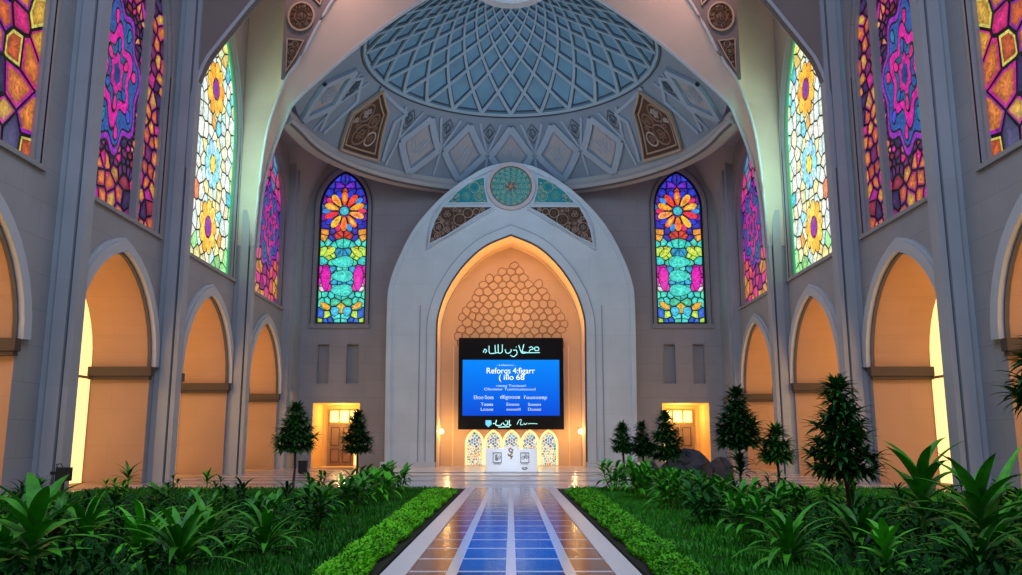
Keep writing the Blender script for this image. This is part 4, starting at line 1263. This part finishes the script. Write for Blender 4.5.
# clipped bright hedges along the path
for s in (1, -1):
    rnd = random.Random(7 + s); b = MB()
    def hx(y): return -1.85 - .0 * y
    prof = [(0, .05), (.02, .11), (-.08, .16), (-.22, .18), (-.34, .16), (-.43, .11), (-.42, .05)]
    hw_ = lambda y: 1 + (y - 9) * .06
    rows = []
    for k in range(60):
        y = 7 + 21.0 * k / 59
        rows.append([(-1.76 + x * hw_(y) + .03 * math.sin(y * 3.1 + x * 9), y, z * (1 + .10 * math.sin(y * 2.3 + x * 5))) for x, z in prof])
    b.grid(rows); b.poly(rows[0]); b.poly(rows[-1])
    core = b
    for _ in range(20000):
        k = rnd.random(); y = 7 + 21.0 * k**1.35
        t = rnd.random() * (len(prof) - 1); i = int(t); f = t - i
        x = prof[i][0] + (prof[i + 1][0] - prof[i][0]) * f; z = prof[i][1] + (prof[i + 1][1] - prof[i][1]) * f
        z = z * (1 + .10 * math.sin(y * 2.3 + x * 5)) + rnd.uniform(-.01, .03); x = -1.76 + x * hw_(y) + .03 * math.sin(y * 3.1 + x * 9) + rnd.uniform(-.015, .015)
        out = math.atan2(0, x + 2.12) if rnd.random() < .5 else rnd.uniform(0, 6.28)
        sz = rnd.uniform(.03, .055) * (1 + y * .012)
        leaf(b, (x, y, z), out + rnd.uniform(-1.2, 1.2), sz, sz * .75, rnd.uniform(.1, 1.2), rnd.uniform(0, .8), 2, mat=1)
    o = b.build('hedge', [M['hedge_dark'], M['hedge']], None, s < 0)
    tag(o, f'low bright green clipped hedge along the {SIDE[s]} side of the tiled path', 'hedge')

# lawn
for s in (1, -1):
    rnd = random.Random(17 + s); b = MB()
    rows = [[(-2.2 - 11.7 * q / 30, 7 + 23 * k / 46, .06 + .02 * math.sin(q * 2.1 + k * 1.3)) for q in range(31)] for k in range(47)]
    b.grid(rows)
    for _ in range(15000):
        if rnd.random() < .45: x = -rnd.uniform(2.25, 4.3); y = 8 + 22 * rnd.random()**1.3
        else: x = -rnd.uniform(2.5, 13.8); y = rnd.uniform(22, 29.9)
        L = rnd.uniform(.07, .14)
        a = rnd.uniform(0, 6.28); dx, dy = math.cos(a) * .012 * (1 + y * .05), math.sin(a) * .012 * (1 + y * .05); lx, ly = rnd.uniform(-.05, .05), rnd.uniform(-.05, .05)
        i = b.add([(x - dx, y - dy, .06), (x + dx, y + dy, .06), (x + lx, y + ly, .06 + L)]); b.face((i, i + 1, i + 2))
    o = b.build('lawn', M['grass'], None, s < 0); tag(o, f'deep green lawn of the {SIDE[s]} bed', 'grass', kind='stuff')
    o = scatter_leaves('ground_cover', M['cover'], 9000, lambda r: (-r.uniform(4.0, 13.7), 8.5 + 14 * r.random()**1.1), .20, .07, lambda x, y, r: .05 + r.random() * (.15 + .08 * math.sin(x * 1.7) * math.sin(y * 1.1)), 23 + s, s < 0)
    tag(o, f'dark leafy ground cover filling the {SIDE[s]} bed', 'ground cover', kind='stuff')

# plant meshes
def mesh_of(mb, name, mats):
    o = mb.build(name, mats); me = o.data; bpy.data.objects.remove(o); return me
def broad_mesh(seed, mat, n=34, L=.85, W=.105):
    rnd = random.Random(seed); b = MB()
    for k in range(n):
        t = k / n; a = k * 2.4 + rnd.uniform(-.3, .3)
        leaf(b, (.04 * math.cos(a), .04 * math.sin(a), .04 + .22 * t), a, L * rnd.uniform(.75, 1.1), W * rnd.uniform(.85, 1.15), .25 + 1.15 * t + rnd.uniform(-.1, .1), rnd.uniform(.9, 1.7), 7, .25)
    return mesh_of(b, 'foliage', [M[mat]])
def tuft_mesh(seed, mat, stems=7, n=11, L=.40, W=.085):
    rnd = random.Random(seed); b = MB()
    for s_ in range(stems):
        a0 = s_ * 2 * PI / stems + rnd.uniform(-.3, .3); rr = rnd.uniform(.08, .34); h = rnd.uniform(.30, .72)
        top = (rr * math.cos(a0), rr * math.sin(a0), h)
        b.tube([(rr * .3 * math.cos(a0), rr * .3 * math.sin(a0), 0), (rr * .8 * math.cos(a0), rr * .8 * math.sin(a0), h * .6), top], [.014, .011, .008], 5, 0)
        for k in range(n):
            t = k / n; a = k * 2.4 + rnd.uniform(-.3, .3)
            z = h * (.45 + .55 * t)
            leaf(b, (top[0] * (.7 + .3 * t), top[1] * (.7 + .3 * t), z), a, L * rnd.uniform(.75, 1.1) * (1.05 - .25 * t), W * rnd.uniform(.85, 1.15), .15 + 1.05 * t, rnd.uniform(.7, 1.5), 5, .22)
    return mesh_of(b, 'foliage', [M[mat]])
def sprout_mesh(seed, mat):
    rnd = random.Random(seed); b = MB()
    b.tube([(0, 0, 0), (.02, .01, .5)], [.02, .014], 5)
    for k in range(16):
        t = k / 16; a = k * 2.4
        leaf(b, (.02, .01, .30 + .22 * t), a, .52 * rnd.uniform(.8, 1.1), .085, .2 + 1.1 * t, rnd.uniform(.6, 1.2), 6, .25)
    return mesh_of(b, 'foliage', [M[mat]])
def big_mesh(seed, mat):
    rnd = random.Random(seed); b = MB()
    b.tube([(0, 0, 0), (.03, .02, .7)], [.03, .02], 6)
    for k in range(22):
        t = k / 22; a = k * 2.4 + rnd.uniform(-.2, .2)
        leaf(b, (.03, .02, .25 + .5 * t), a, .78 * rnd.uniform(.8, 1.1), .155 * rnd.uniform(.85, 1.1), .35 + 1.0 * t, rnd.uniform(.5, 1.2), 8, .3)
    return mesh_of(b, 'foliage', [M[mat]])
P_BROAD = [broad_mesh(i, m) for i, m in ((1, 'leaf'), (2, 'leaf_br'), (3, 'leaf'))]
P_TUFT = [tuft_mesh(i, m) for i, m in ((11, 'leaf'), (12, 'leaf_br'), (13, 'leaf'), (14, 'leaf_dk'))]
P_DARK = [tuft_mesh(21, 'leaf_dk', 6, 9, .34, .07), broad_mesh(22, 'leaf_dk', 20, .6, .075)]
P_SPROUT = [sprout_mesh(31, 'leaf'), sprout_mesh(32, 'leaf_br')]
P_BIG = [big_mesh(41, 'leaf'), big_mesh(42, 'leaf_br')]
def plant(kind, me, x, y, sc, label, group=None, rz=None, sz=None):
    o = bpy.data.objects.new(kind, me); COL.objects.link(o)
    o.location = (x, y, .04); o.rotation_euler = (0, 0, rz if rz is not None else (x * 7.3 + y * 3.1) % 6.28)
    o.scale = (sc, sc, sz or sc)
    tag(o, label, 'plant', group)
    return o
# left bed: the line beside the lawn strip
LIN = [(-3.5, 27.4), (-3.75, 25.6), (-3.4, 23.2), (-3.75, 21.2), (-3.45, 19.2), (-3.9, 17.6), (-3.45, 15.6), (-3.95, 14.2)]
for k, (x, y) in enumerate(LIN):
    plant('leafy_shrub', P_TUFT[[0, 2, 1, 0, 2, 1, 0, 2][k]], x, y, [1.25, 1.3, 1.3, 1.3, 1.2, 1.2, 1.1, 1.05][k],
          f'glossy green leafy shrub edging the left lawn strip, {["farthest", "second farthest", "third farthest", "fourth farthest", "fourth nearest", "third nearest", "second nearest", "nearest"][k]} of its line', 'shrubs edging the left lawn strip')
plant('broad_leaved_plant', P_BROAD[0], -3.45, 12.5, .95, 'long leaved arching plant at the right end of the left foreground', None, 1.0)
plant('broad_leaved_plant', P_BROAD[1], -4.1, 11.0, 1.12, 'bright green arching broad leaved plant, middle of the left foreground', None, .3)
plant('broad_leaved_plant', P_BIG[0], -5.2, 9.7, 1.15, 'large leaved upright plant at the bottom left of the photo', None, 2.2, .95)
plant('broad_leaved_plant', P_BROAD[2], -6.1, 10.6, 1.05, 'dark arching plant in the bottom left corner of the photo', None, 2.0)
plant('sprouting_plant', P_SPROUT[0], -11.6, 26.6, 1.2, 'spiky sprouting plant rising above the left ground cover before the niches')
plant('sprouting_plant', P_SPROUT[1], -9.4, 27.2, .95, 'small spiky sprout near the back edge of the left bed')
plant('sprouting_plant', P_SPROUT[0], -13.6, 25.4, .8, 'low dark sprout at the far left of the back of the bed')
plant('broad_leaved_plant', P_BROAD[1], -5.0, 12.0, 1.05, 'bright arching plant behind the two largest plants of the left foreground', None, .9)
plant('broad_leaved_plant', P_BROAD[0], -6.4, 13.3, 1.1, 'arching plant at the left photo edge, behind the bottom corner plant', None, 4.0)
plant('broad_leaved_plant', P_BROAD[2], -4.6, 13.4, 1.0, 'medium arching plant in the middle of the left bed, before the shrub line', None, 5.1)
rnd = random.Random(5)
rows = [(12.4, [-5.6, -6.9]), (14.4, [-5.6, -7.2, -8.4]), (16.8, [-5.7, -7.6, -9.4]), (19.6, [-5.9, -7.9, -9.8, -11.2]), (22.6, [-5.7, -7.8, -9.9, -12.2, -13.4]), (25.2, [-5.6, -7.6, -9.7])]
rn = ['nearest', 'second', 'third', 'fourth', 'fifth', 'hindmost']
on = ['first', 'second', 'third', 'fourth', 'fifth']
for j, (y, xs) in enumerate(rows):
    for k, x in enumerate(xs):
        plant('dark_shrub', (P_DARK + P_TUFT[:1])[(j + 2 * k) % 3], x + rnd.uniform(-.3, .3), y + rnd.uniform(-.5, .5), rnd.uniform(.85, 1.1),
              f'low dark green shrub in the left ground cover, {rn[j]} row, {on[k]} from the lawn strip', 'low dark shrubs in the left bed')
# right bed
RIN = [(3.3, 27.4), (3.9, 26.2), (3.5, 23.8), (4.1, 22.3), (3.6, 20.2), (4.2, 18.4), (3.7, 16.6), (4.3, 14.9), (3.6, 13.5)]
for k, (x, y) in enumerate(RIN):
    plant('leafy_shrub', P_TUFT[[1, 0, 2, 1, 0, 2, 3, 0, 2][k]], x, y, [1.5, 1.45, 1.4, 1.4, 1.35, 1.3, 1.25, 1.2, 1.1][k],
          f'glossy green leafy shrub edging the right lawn strip, {["farthest", "second farthest", "third farthest", "fourth farthest", "middle one", "fourth nearest", "third nearest", "second nearest", "nearest"][k]} of its line', 'shrubs edging the right lawn strip')
FG = [('broad_leaved_plant', P_BROAD[1], 3.6, 11.5, 1.0, 'bright arching broad leaved plant, leftmost in the right foreground', 2.6, None),
      ('broad_leaved_plant', P_BROAD[0], 4.75, 12.1, 1.1, 'arching broad leaved plant between two foreground shrubs on the right', .9, None),
      ('broad_leaved_plant', P_BIG[1], 4.25, 10.1, .66, 'short bright plant with wide leaves at the bottom edge, right of centre', 4.1, .6),
      ('broad_leaved_plant', P_BROAD[2], 5.3, 10.1, .95, 'low arching plant at the bottom of the photo below the largest tree', 1.4, None),
      ('broad_leaved_plant', P_BIG[0], 6.35, 13.6, 1.25, 'tall plant with wide upright leaves right of the largest tree', .4, 1.28),
      ('broad_leaved_plant', P_BIG[1], 6.2, 11.6, 1.25, 'tallest large leaved plant with one long upright leaf at the lower right', 2.9, 1.15),
      ('broad_leaved_plant', P_BROAD[1], 6.9, 12.6, 1.1, 'arching green plant near the right photo edge', 5.0, None),
      ('broad_leaved_plant', P_BROAD[0], 5.9, 10.0, .85, 'dark arching plant in the bottom right corner', 3.0, None)]
for kd, me, x, y, sc, lb, rz, sz in FG: plant(kd, me, x, y, sc, lb, None, rz, sz)
rows = [(13.2, [5.4, 7.6]), (15.6, [6.6, 8.0, 9.2]), (18.2, [5.9, 7.4, 9.0, 10.4]), (21.0, [5.8, 7.5, 9.3, 11.2]), (24.0, [5.4, 7.2, 9.0, 11.0, 13.0]), (27.0, [5.2, 6.6])]
for j, (y, xs) in enumerate(rows):
    for k, x in enumerate(xs):
        plant('dark_shrub', (P_DARK + P_TUFT[2:3])[(j + 2 * k) % 3], x + rnd.uniform(-.3, .3), y + rnd.uniform(-.5, .5), rnd.uniform(.85, 1.15),
              f'dark green shrub in the right bed, {rn[j]} row, {on[k]} from the lawn strip', 'dark shrubs in the right bed')
# one long upright blade on the tallest plant
host = next(o for o in COL.objects if str(o.get('label', '')).startswith('tallest large leaved'))
b = MB(); leaf(b, (6.22, 11.6, .45), .45, 1.45, .17, 1.05, .35, 9, .3)
o = b.build('upright_leaf', M['leaf_br']); o.parent = host
o.matrix_parent_inverse = Matrix.LocRotScale(host.location, host.rotation_euler, host.scale).inverted()

# trees
def tree(x, y, top, bottom, rad, label, seed, tiers=6, leafL=.34, lower=False, lean=0.0):
    rnd = random.Random(seed); root = empty('young_tree', (x, y, .03)); tag(root, label, 'tree', 'young trees in the garden')
    b = MB(); b.tube([(0, 0, 0), (.03 + lean * .3, .02, bottom * .6), (lean, 0, (bottom + top) / 2), (lean, 0, top * .92)], [.045, .04, .03, .012], 7)
    tr = MB(); tr.v = [(p[0] + x, p[1] + y, p[2] + .03) for p in b.v]; tr.f = b.f; tr.m = b.m; tr.c = b.c
    tips = []
    for t in range(tiers):
        f = t / (tiers - 1); z = bottom + (top - bottom) * (.08 + .78 * f)
        R = rad * (1 - f**1.35)**.85 * (1 if t else .8) + .06
        nb = max(4, int(9 * (1 - f) + 4))
        for k in range(nb):
            a = 2 * PI * (k + .5 * (t % 2)) / nb + rnd.uniform(-.25, .25); r = R * rnd.uniform(.5, .82)
            p0 = Vector((x + lean, y, z - R * .15)); p1 = Vector((x + lean + r * math.cos(a), y + r * math.sin(a), z + R * .10 + rnd.uniform(-.08, .08)))
            tr.tube([p0, (p0 + p1) / 2 + Vector((0, 0, .04)), p1], [.012, .009, .006], 4)
            tips.append((p1, a, f))
    tips.append((Vector((x + lean, y, top - leafL * .75)), 0, 1.0))
    tr.build('trunk', M['bark'], root)
    c = MB()
    for p, a, f in tips:
        n = 19 if f < 1 else 24
        for k in range(n):
            yaw = k * 2.4 + a; u = k / n
            leaf(c, p - Vector((math.cos(a), math.sin(a), 0)) * (1 - u) * .12, yaw, leafL * rnd.uniform(.9, 1.3), leafL * .27, (-.25 + 1.1 * u if f < 1 else -.1 + 1.5 * u), rnd.uniform(.5, 1.2), 4, .25)
    if lower:
        for k in range(40):
            yaw = k * 2.4; z = .5 + .6 * rnd.random()
            leaf(c, (x, y, z), yaw, leafL * 1.7 * rnd.uniform(.7, 1.1), leafL * .3, .2 + rnd.random(), 1.2, 5, .25)
    c.build('crown', M['tree_leaf'], root)
    return root
tree(-7.35, 29.6, 2.95, 1.25, .80, 'young tree with dark umbrella crown standing before the left corner niche', 1, 6, .36)
tree(-5.2, 29.4, 2.65, 1.25, .52, 'slim young tree before the left lit doorway', 2, 6, .30)
tree(3.72, 29.0, 2.25, 1.25, .40, 'smallest young tree of the right bed, nearest to the portal', 3, 5, .24)
tree(4.42, 29.3, 2.22, 1.15, .40, 'second young tree from the portal on the right, touching the bushier one', 4, 5, .25)
tree(5.2, 29.2, 2.6, 1.0, .66, 'bushy young tree partly covering the right lit doorway', 5, 6, .32)
tree(7.4, 28.3, 3.35, 1.30, .96, 'tall young tree with a dense round crown right of the right doorway', 6, 7, .40, True)
tree(8.35, 27.4, 1.95, 1.05, .58, 'low palm like young tree beside the tall dense one', 7, 3, .42)
tree(5.75, 15.0, 2.72, .95, .68, 'largest looking young tree in the right foreground', 8, 7, .32, False, -.05)
tree(7.62, 12.2, 3.0, 2.1, .55, 'tree reaching in at the right photo edge, only leaf tips visible', 9, 4, .36)

# boulders
def boulder(x, y, rx, ry, rz_, seed, label):
    rnd = random.Random(seed); rows = []
    n = 14
    ph = [rnd.uniform(0, 6) for _ in range(6)]
    for k in range(9):
        f = PI / 2 * k / 8
        row = []
        for q in range(n):
            a = 2 * PI * q / n
            k2 = rnd.uniform(.86, 1.12) + .14 * math.sin(2 * a + ph[0] + 2 * f) + .10 * math.sin(3 * a + ph[1] - f * 3) + .06 * math.sin(5 * a + ph[2])
            row.append((x + rx * k2 * math.cos(a) * math.cos(f)**.7, y + ry * k2 * math.sin(a) * math.cos(f)**.7, -.02 + rz_ * math.sin(f) * (1 + .12 * math.sin(2 * a + ph[3]))))
        rows.append(row)
    b = MB(); b.grid(rows, 0, True); b.poly(rows[-1])
    o = b.build('boulder', M['rock'], origin=(x, y, 0)); tag(o, label, 'boulder', 'dark boulders behind the right bed')
boulder(6.35, 31.6, .85, .7, 1.28, 1, 'larger dark grey boulder behind the shrubs below the right doorway')
boulder(7.75, 32.3, .55, .6, 1.0, 2, 'smaller dark boulder at the right side of the larger one')
boulder(5.0, 31.6, .5, .5, .9, 3, 'low dark boulder at the left side of the larger one')

# bins and box lamp
o = empty('litter_bin', (-11.0, 46.2, 0)); tag(o, 'small dark litter bin standing on the plaza before the left doorway', 'bin')
b = MB(); b.box(-11.2, -10.8, 46.0, 46.4, .06, .62); b.build('bin_body', M['bin'], o)
b = MB(); b.box(-11.23, -10.77, 45.97, 46.43, .62, .68); b.build('bin_lid', M['bin'], o)
b = MB(); b.box(-11.14, -10.86, 46.06, 46.34, 0, .06); b.build('bin_foot', M['bin'], o)
o = empty('box_fixture', (-14.0, 26.9, 0)); tag(o, 'small dark box shaped fixture on a stand beside the nearest left pilaster', 'fixture')
b = MB(); b.box(-13.98, -13.60, 26.85, 27.15, .45, .86); b.build('box_body', M['bin'], o)
b = MB(); b.box(-13.82, -13.76, 26.97, 27.03, 0, .45); b.box(-13.9, -13.68, 26.9, 27.1, 0, .03); b.build('stand', M['bin'], o)
b = MB(); b.tube([(-13.95, 26.9, .86), (-14.0, 26.9, .95), (-13.85, 26.9, .97), (-13.8, 26.9, .88)], .018); b.box(-14.14, -13.98, 26.86, 26.96, .64, .74); b.build('bracket', M['bin'], o)

# ------------------------------------------------------------------ lights
def area(name, loc, target, size, power, col, sizey=None):
    L = bpy.data.lights.new(name, 'AREA'); L.energy = power; L.color = col; L.size = size
    if sizey: L.shape = 'RECTANGLE'; L.size_y = sizey
    o = bpy.data.objects.new(name, L); COL.objects.link(o); o.location = loc
    o.rotation_euler = (Vector(target) - Vector(loc)).to_track_quat('-Z', 'Y').to_euler()
    return o
def point(name, loc, power, col, r=.25):
    L = bpy.data.lights.new(name, 'POINT'); L.energy = power; L.color = col; L.shadow_soft_size = r
    o = bpy.data.objects.new(name, L); COL.objects.link(o); o.location = loc
    return o
WARM = (1, .52, .16)
for s in (1, -1):
    for c in BAYS:
        point('niche_light', (-16.3 * s, c + .3, 5.9), 70, (1, .42, .08), .3)
        point('niche_low_light', (-16.2 * s, c - .2, 2.2), 20, (1, .55, .32), .3)
    point('porch_light', (-11.7 * s, 60.0, 3.5), 220, (1, .62, .16), .2)
    point('jamb_light', (-4.2 * s, 57.6, 2.4), 85, (1, .62, .2), .1)
    area('window_glow', (-14.7 * s, 42, 16), (-12.5 * s, 43.5, 17), 3.5, 260, (.42, 1, .72), 6)  # added green fill, boosts the pale window's light on the cove
    # warm wash on the upper vault
    area('vault_wash', (-9 * s, 38.5, 27.5), (-13 * s, 44, 24.5), 2, 300, (1, .58, .46))
area('podium_spot', (0, 39.8, 9), (0, 45.8, .8), 1.5, 40, (.8, .9, 1)).data.spread = .6  # added fill that brightens the podium front
area('niche_wash', (0, 56.2, .5), (0, 58.9, 8), 6, 170, (1, .50, .16), 1.0)
for k in range(3, len(OPENF) - 3, 3):
    u, v = OPENF[k]; c = Vector((0, 9.0)); q = Vector((u, v)).lerp(c, .16)
    point('cove_light', (q.x, 56.3, q.y), 17, (1, .54, .17), .15)
point('niche_crown_light', (0, 57.0, 11.5), 60, (1, .56, .22), .8)
point('niche_mid_light', (0, 57.0, 9.3), 60, (1, .55, .2), .5)
# cool fill added in mid-air under the dome to brighten it
point('dome_light', (0, 46, 17.5), 700, (.50, .74, 1), 2.0)
area('garden_sky', (0, 13, 15), (0, 15, 0), 16, 520, (.86, .94, 1), 14)  # added soft overhead fill to lift the dark leaves
area('court_sky', (0, 6, 22), (0, 50, 9), 16, 3000, (.60, .76, 1), 10)  # unseen soft box added as cool fill from the front

w = bpy.data.worlds.new('dusk'); SC.world = w; w.use_nodes = True
nt = w.node_tree; bg = nt.nodes['Background']
tcw = nt.nodes.new('ShaderNodeTexCoord'); sep = nt.nodes.new('ShaderNodeSeparateXYZ'); nt.links.new(tcw.outputs['Generated'], sep.inputs[0])
rp = nt.nodes.new('ShaderNodeValToRGB'); rp.color_ramp.elements[0].position = 0; rp.color_ramp.elements[0].color = (.34, .36, .46, 1); rp.color_ramp.elements[1].color = (.30, .40, .62, 1)
nt.links.new(sep.outputs['Z'], rp.inputs['Fac']); nt.links.new(rp.outputs['Color'], bg.inputs['Color'])
bg.inputs['Strength'].default_value = .55

# ------------------------------------------------------------------ camera
cam = bpy.data.cameras.new('camera'); cam.sensor_width = 36; cam.lens = 36 * 856 / 1022; cam.clip_end = 300
co = bpy.data.objects.new('camera', cam); COL.objects.link(co); co.location = (0, 0, 1.6)
co.rotation_euler = (PI / 2 + math.atan((443 - 287.5) / 856), 0, 0)
SC.camera = co
SC.view_settings.view_transform = 'Standard'
SC.view_settings.look = 'None'
SC.cycles.use_denoising = True
SC.cycles.max_bounces = 6
SC.cycles.sample_clamp_indirect = 4
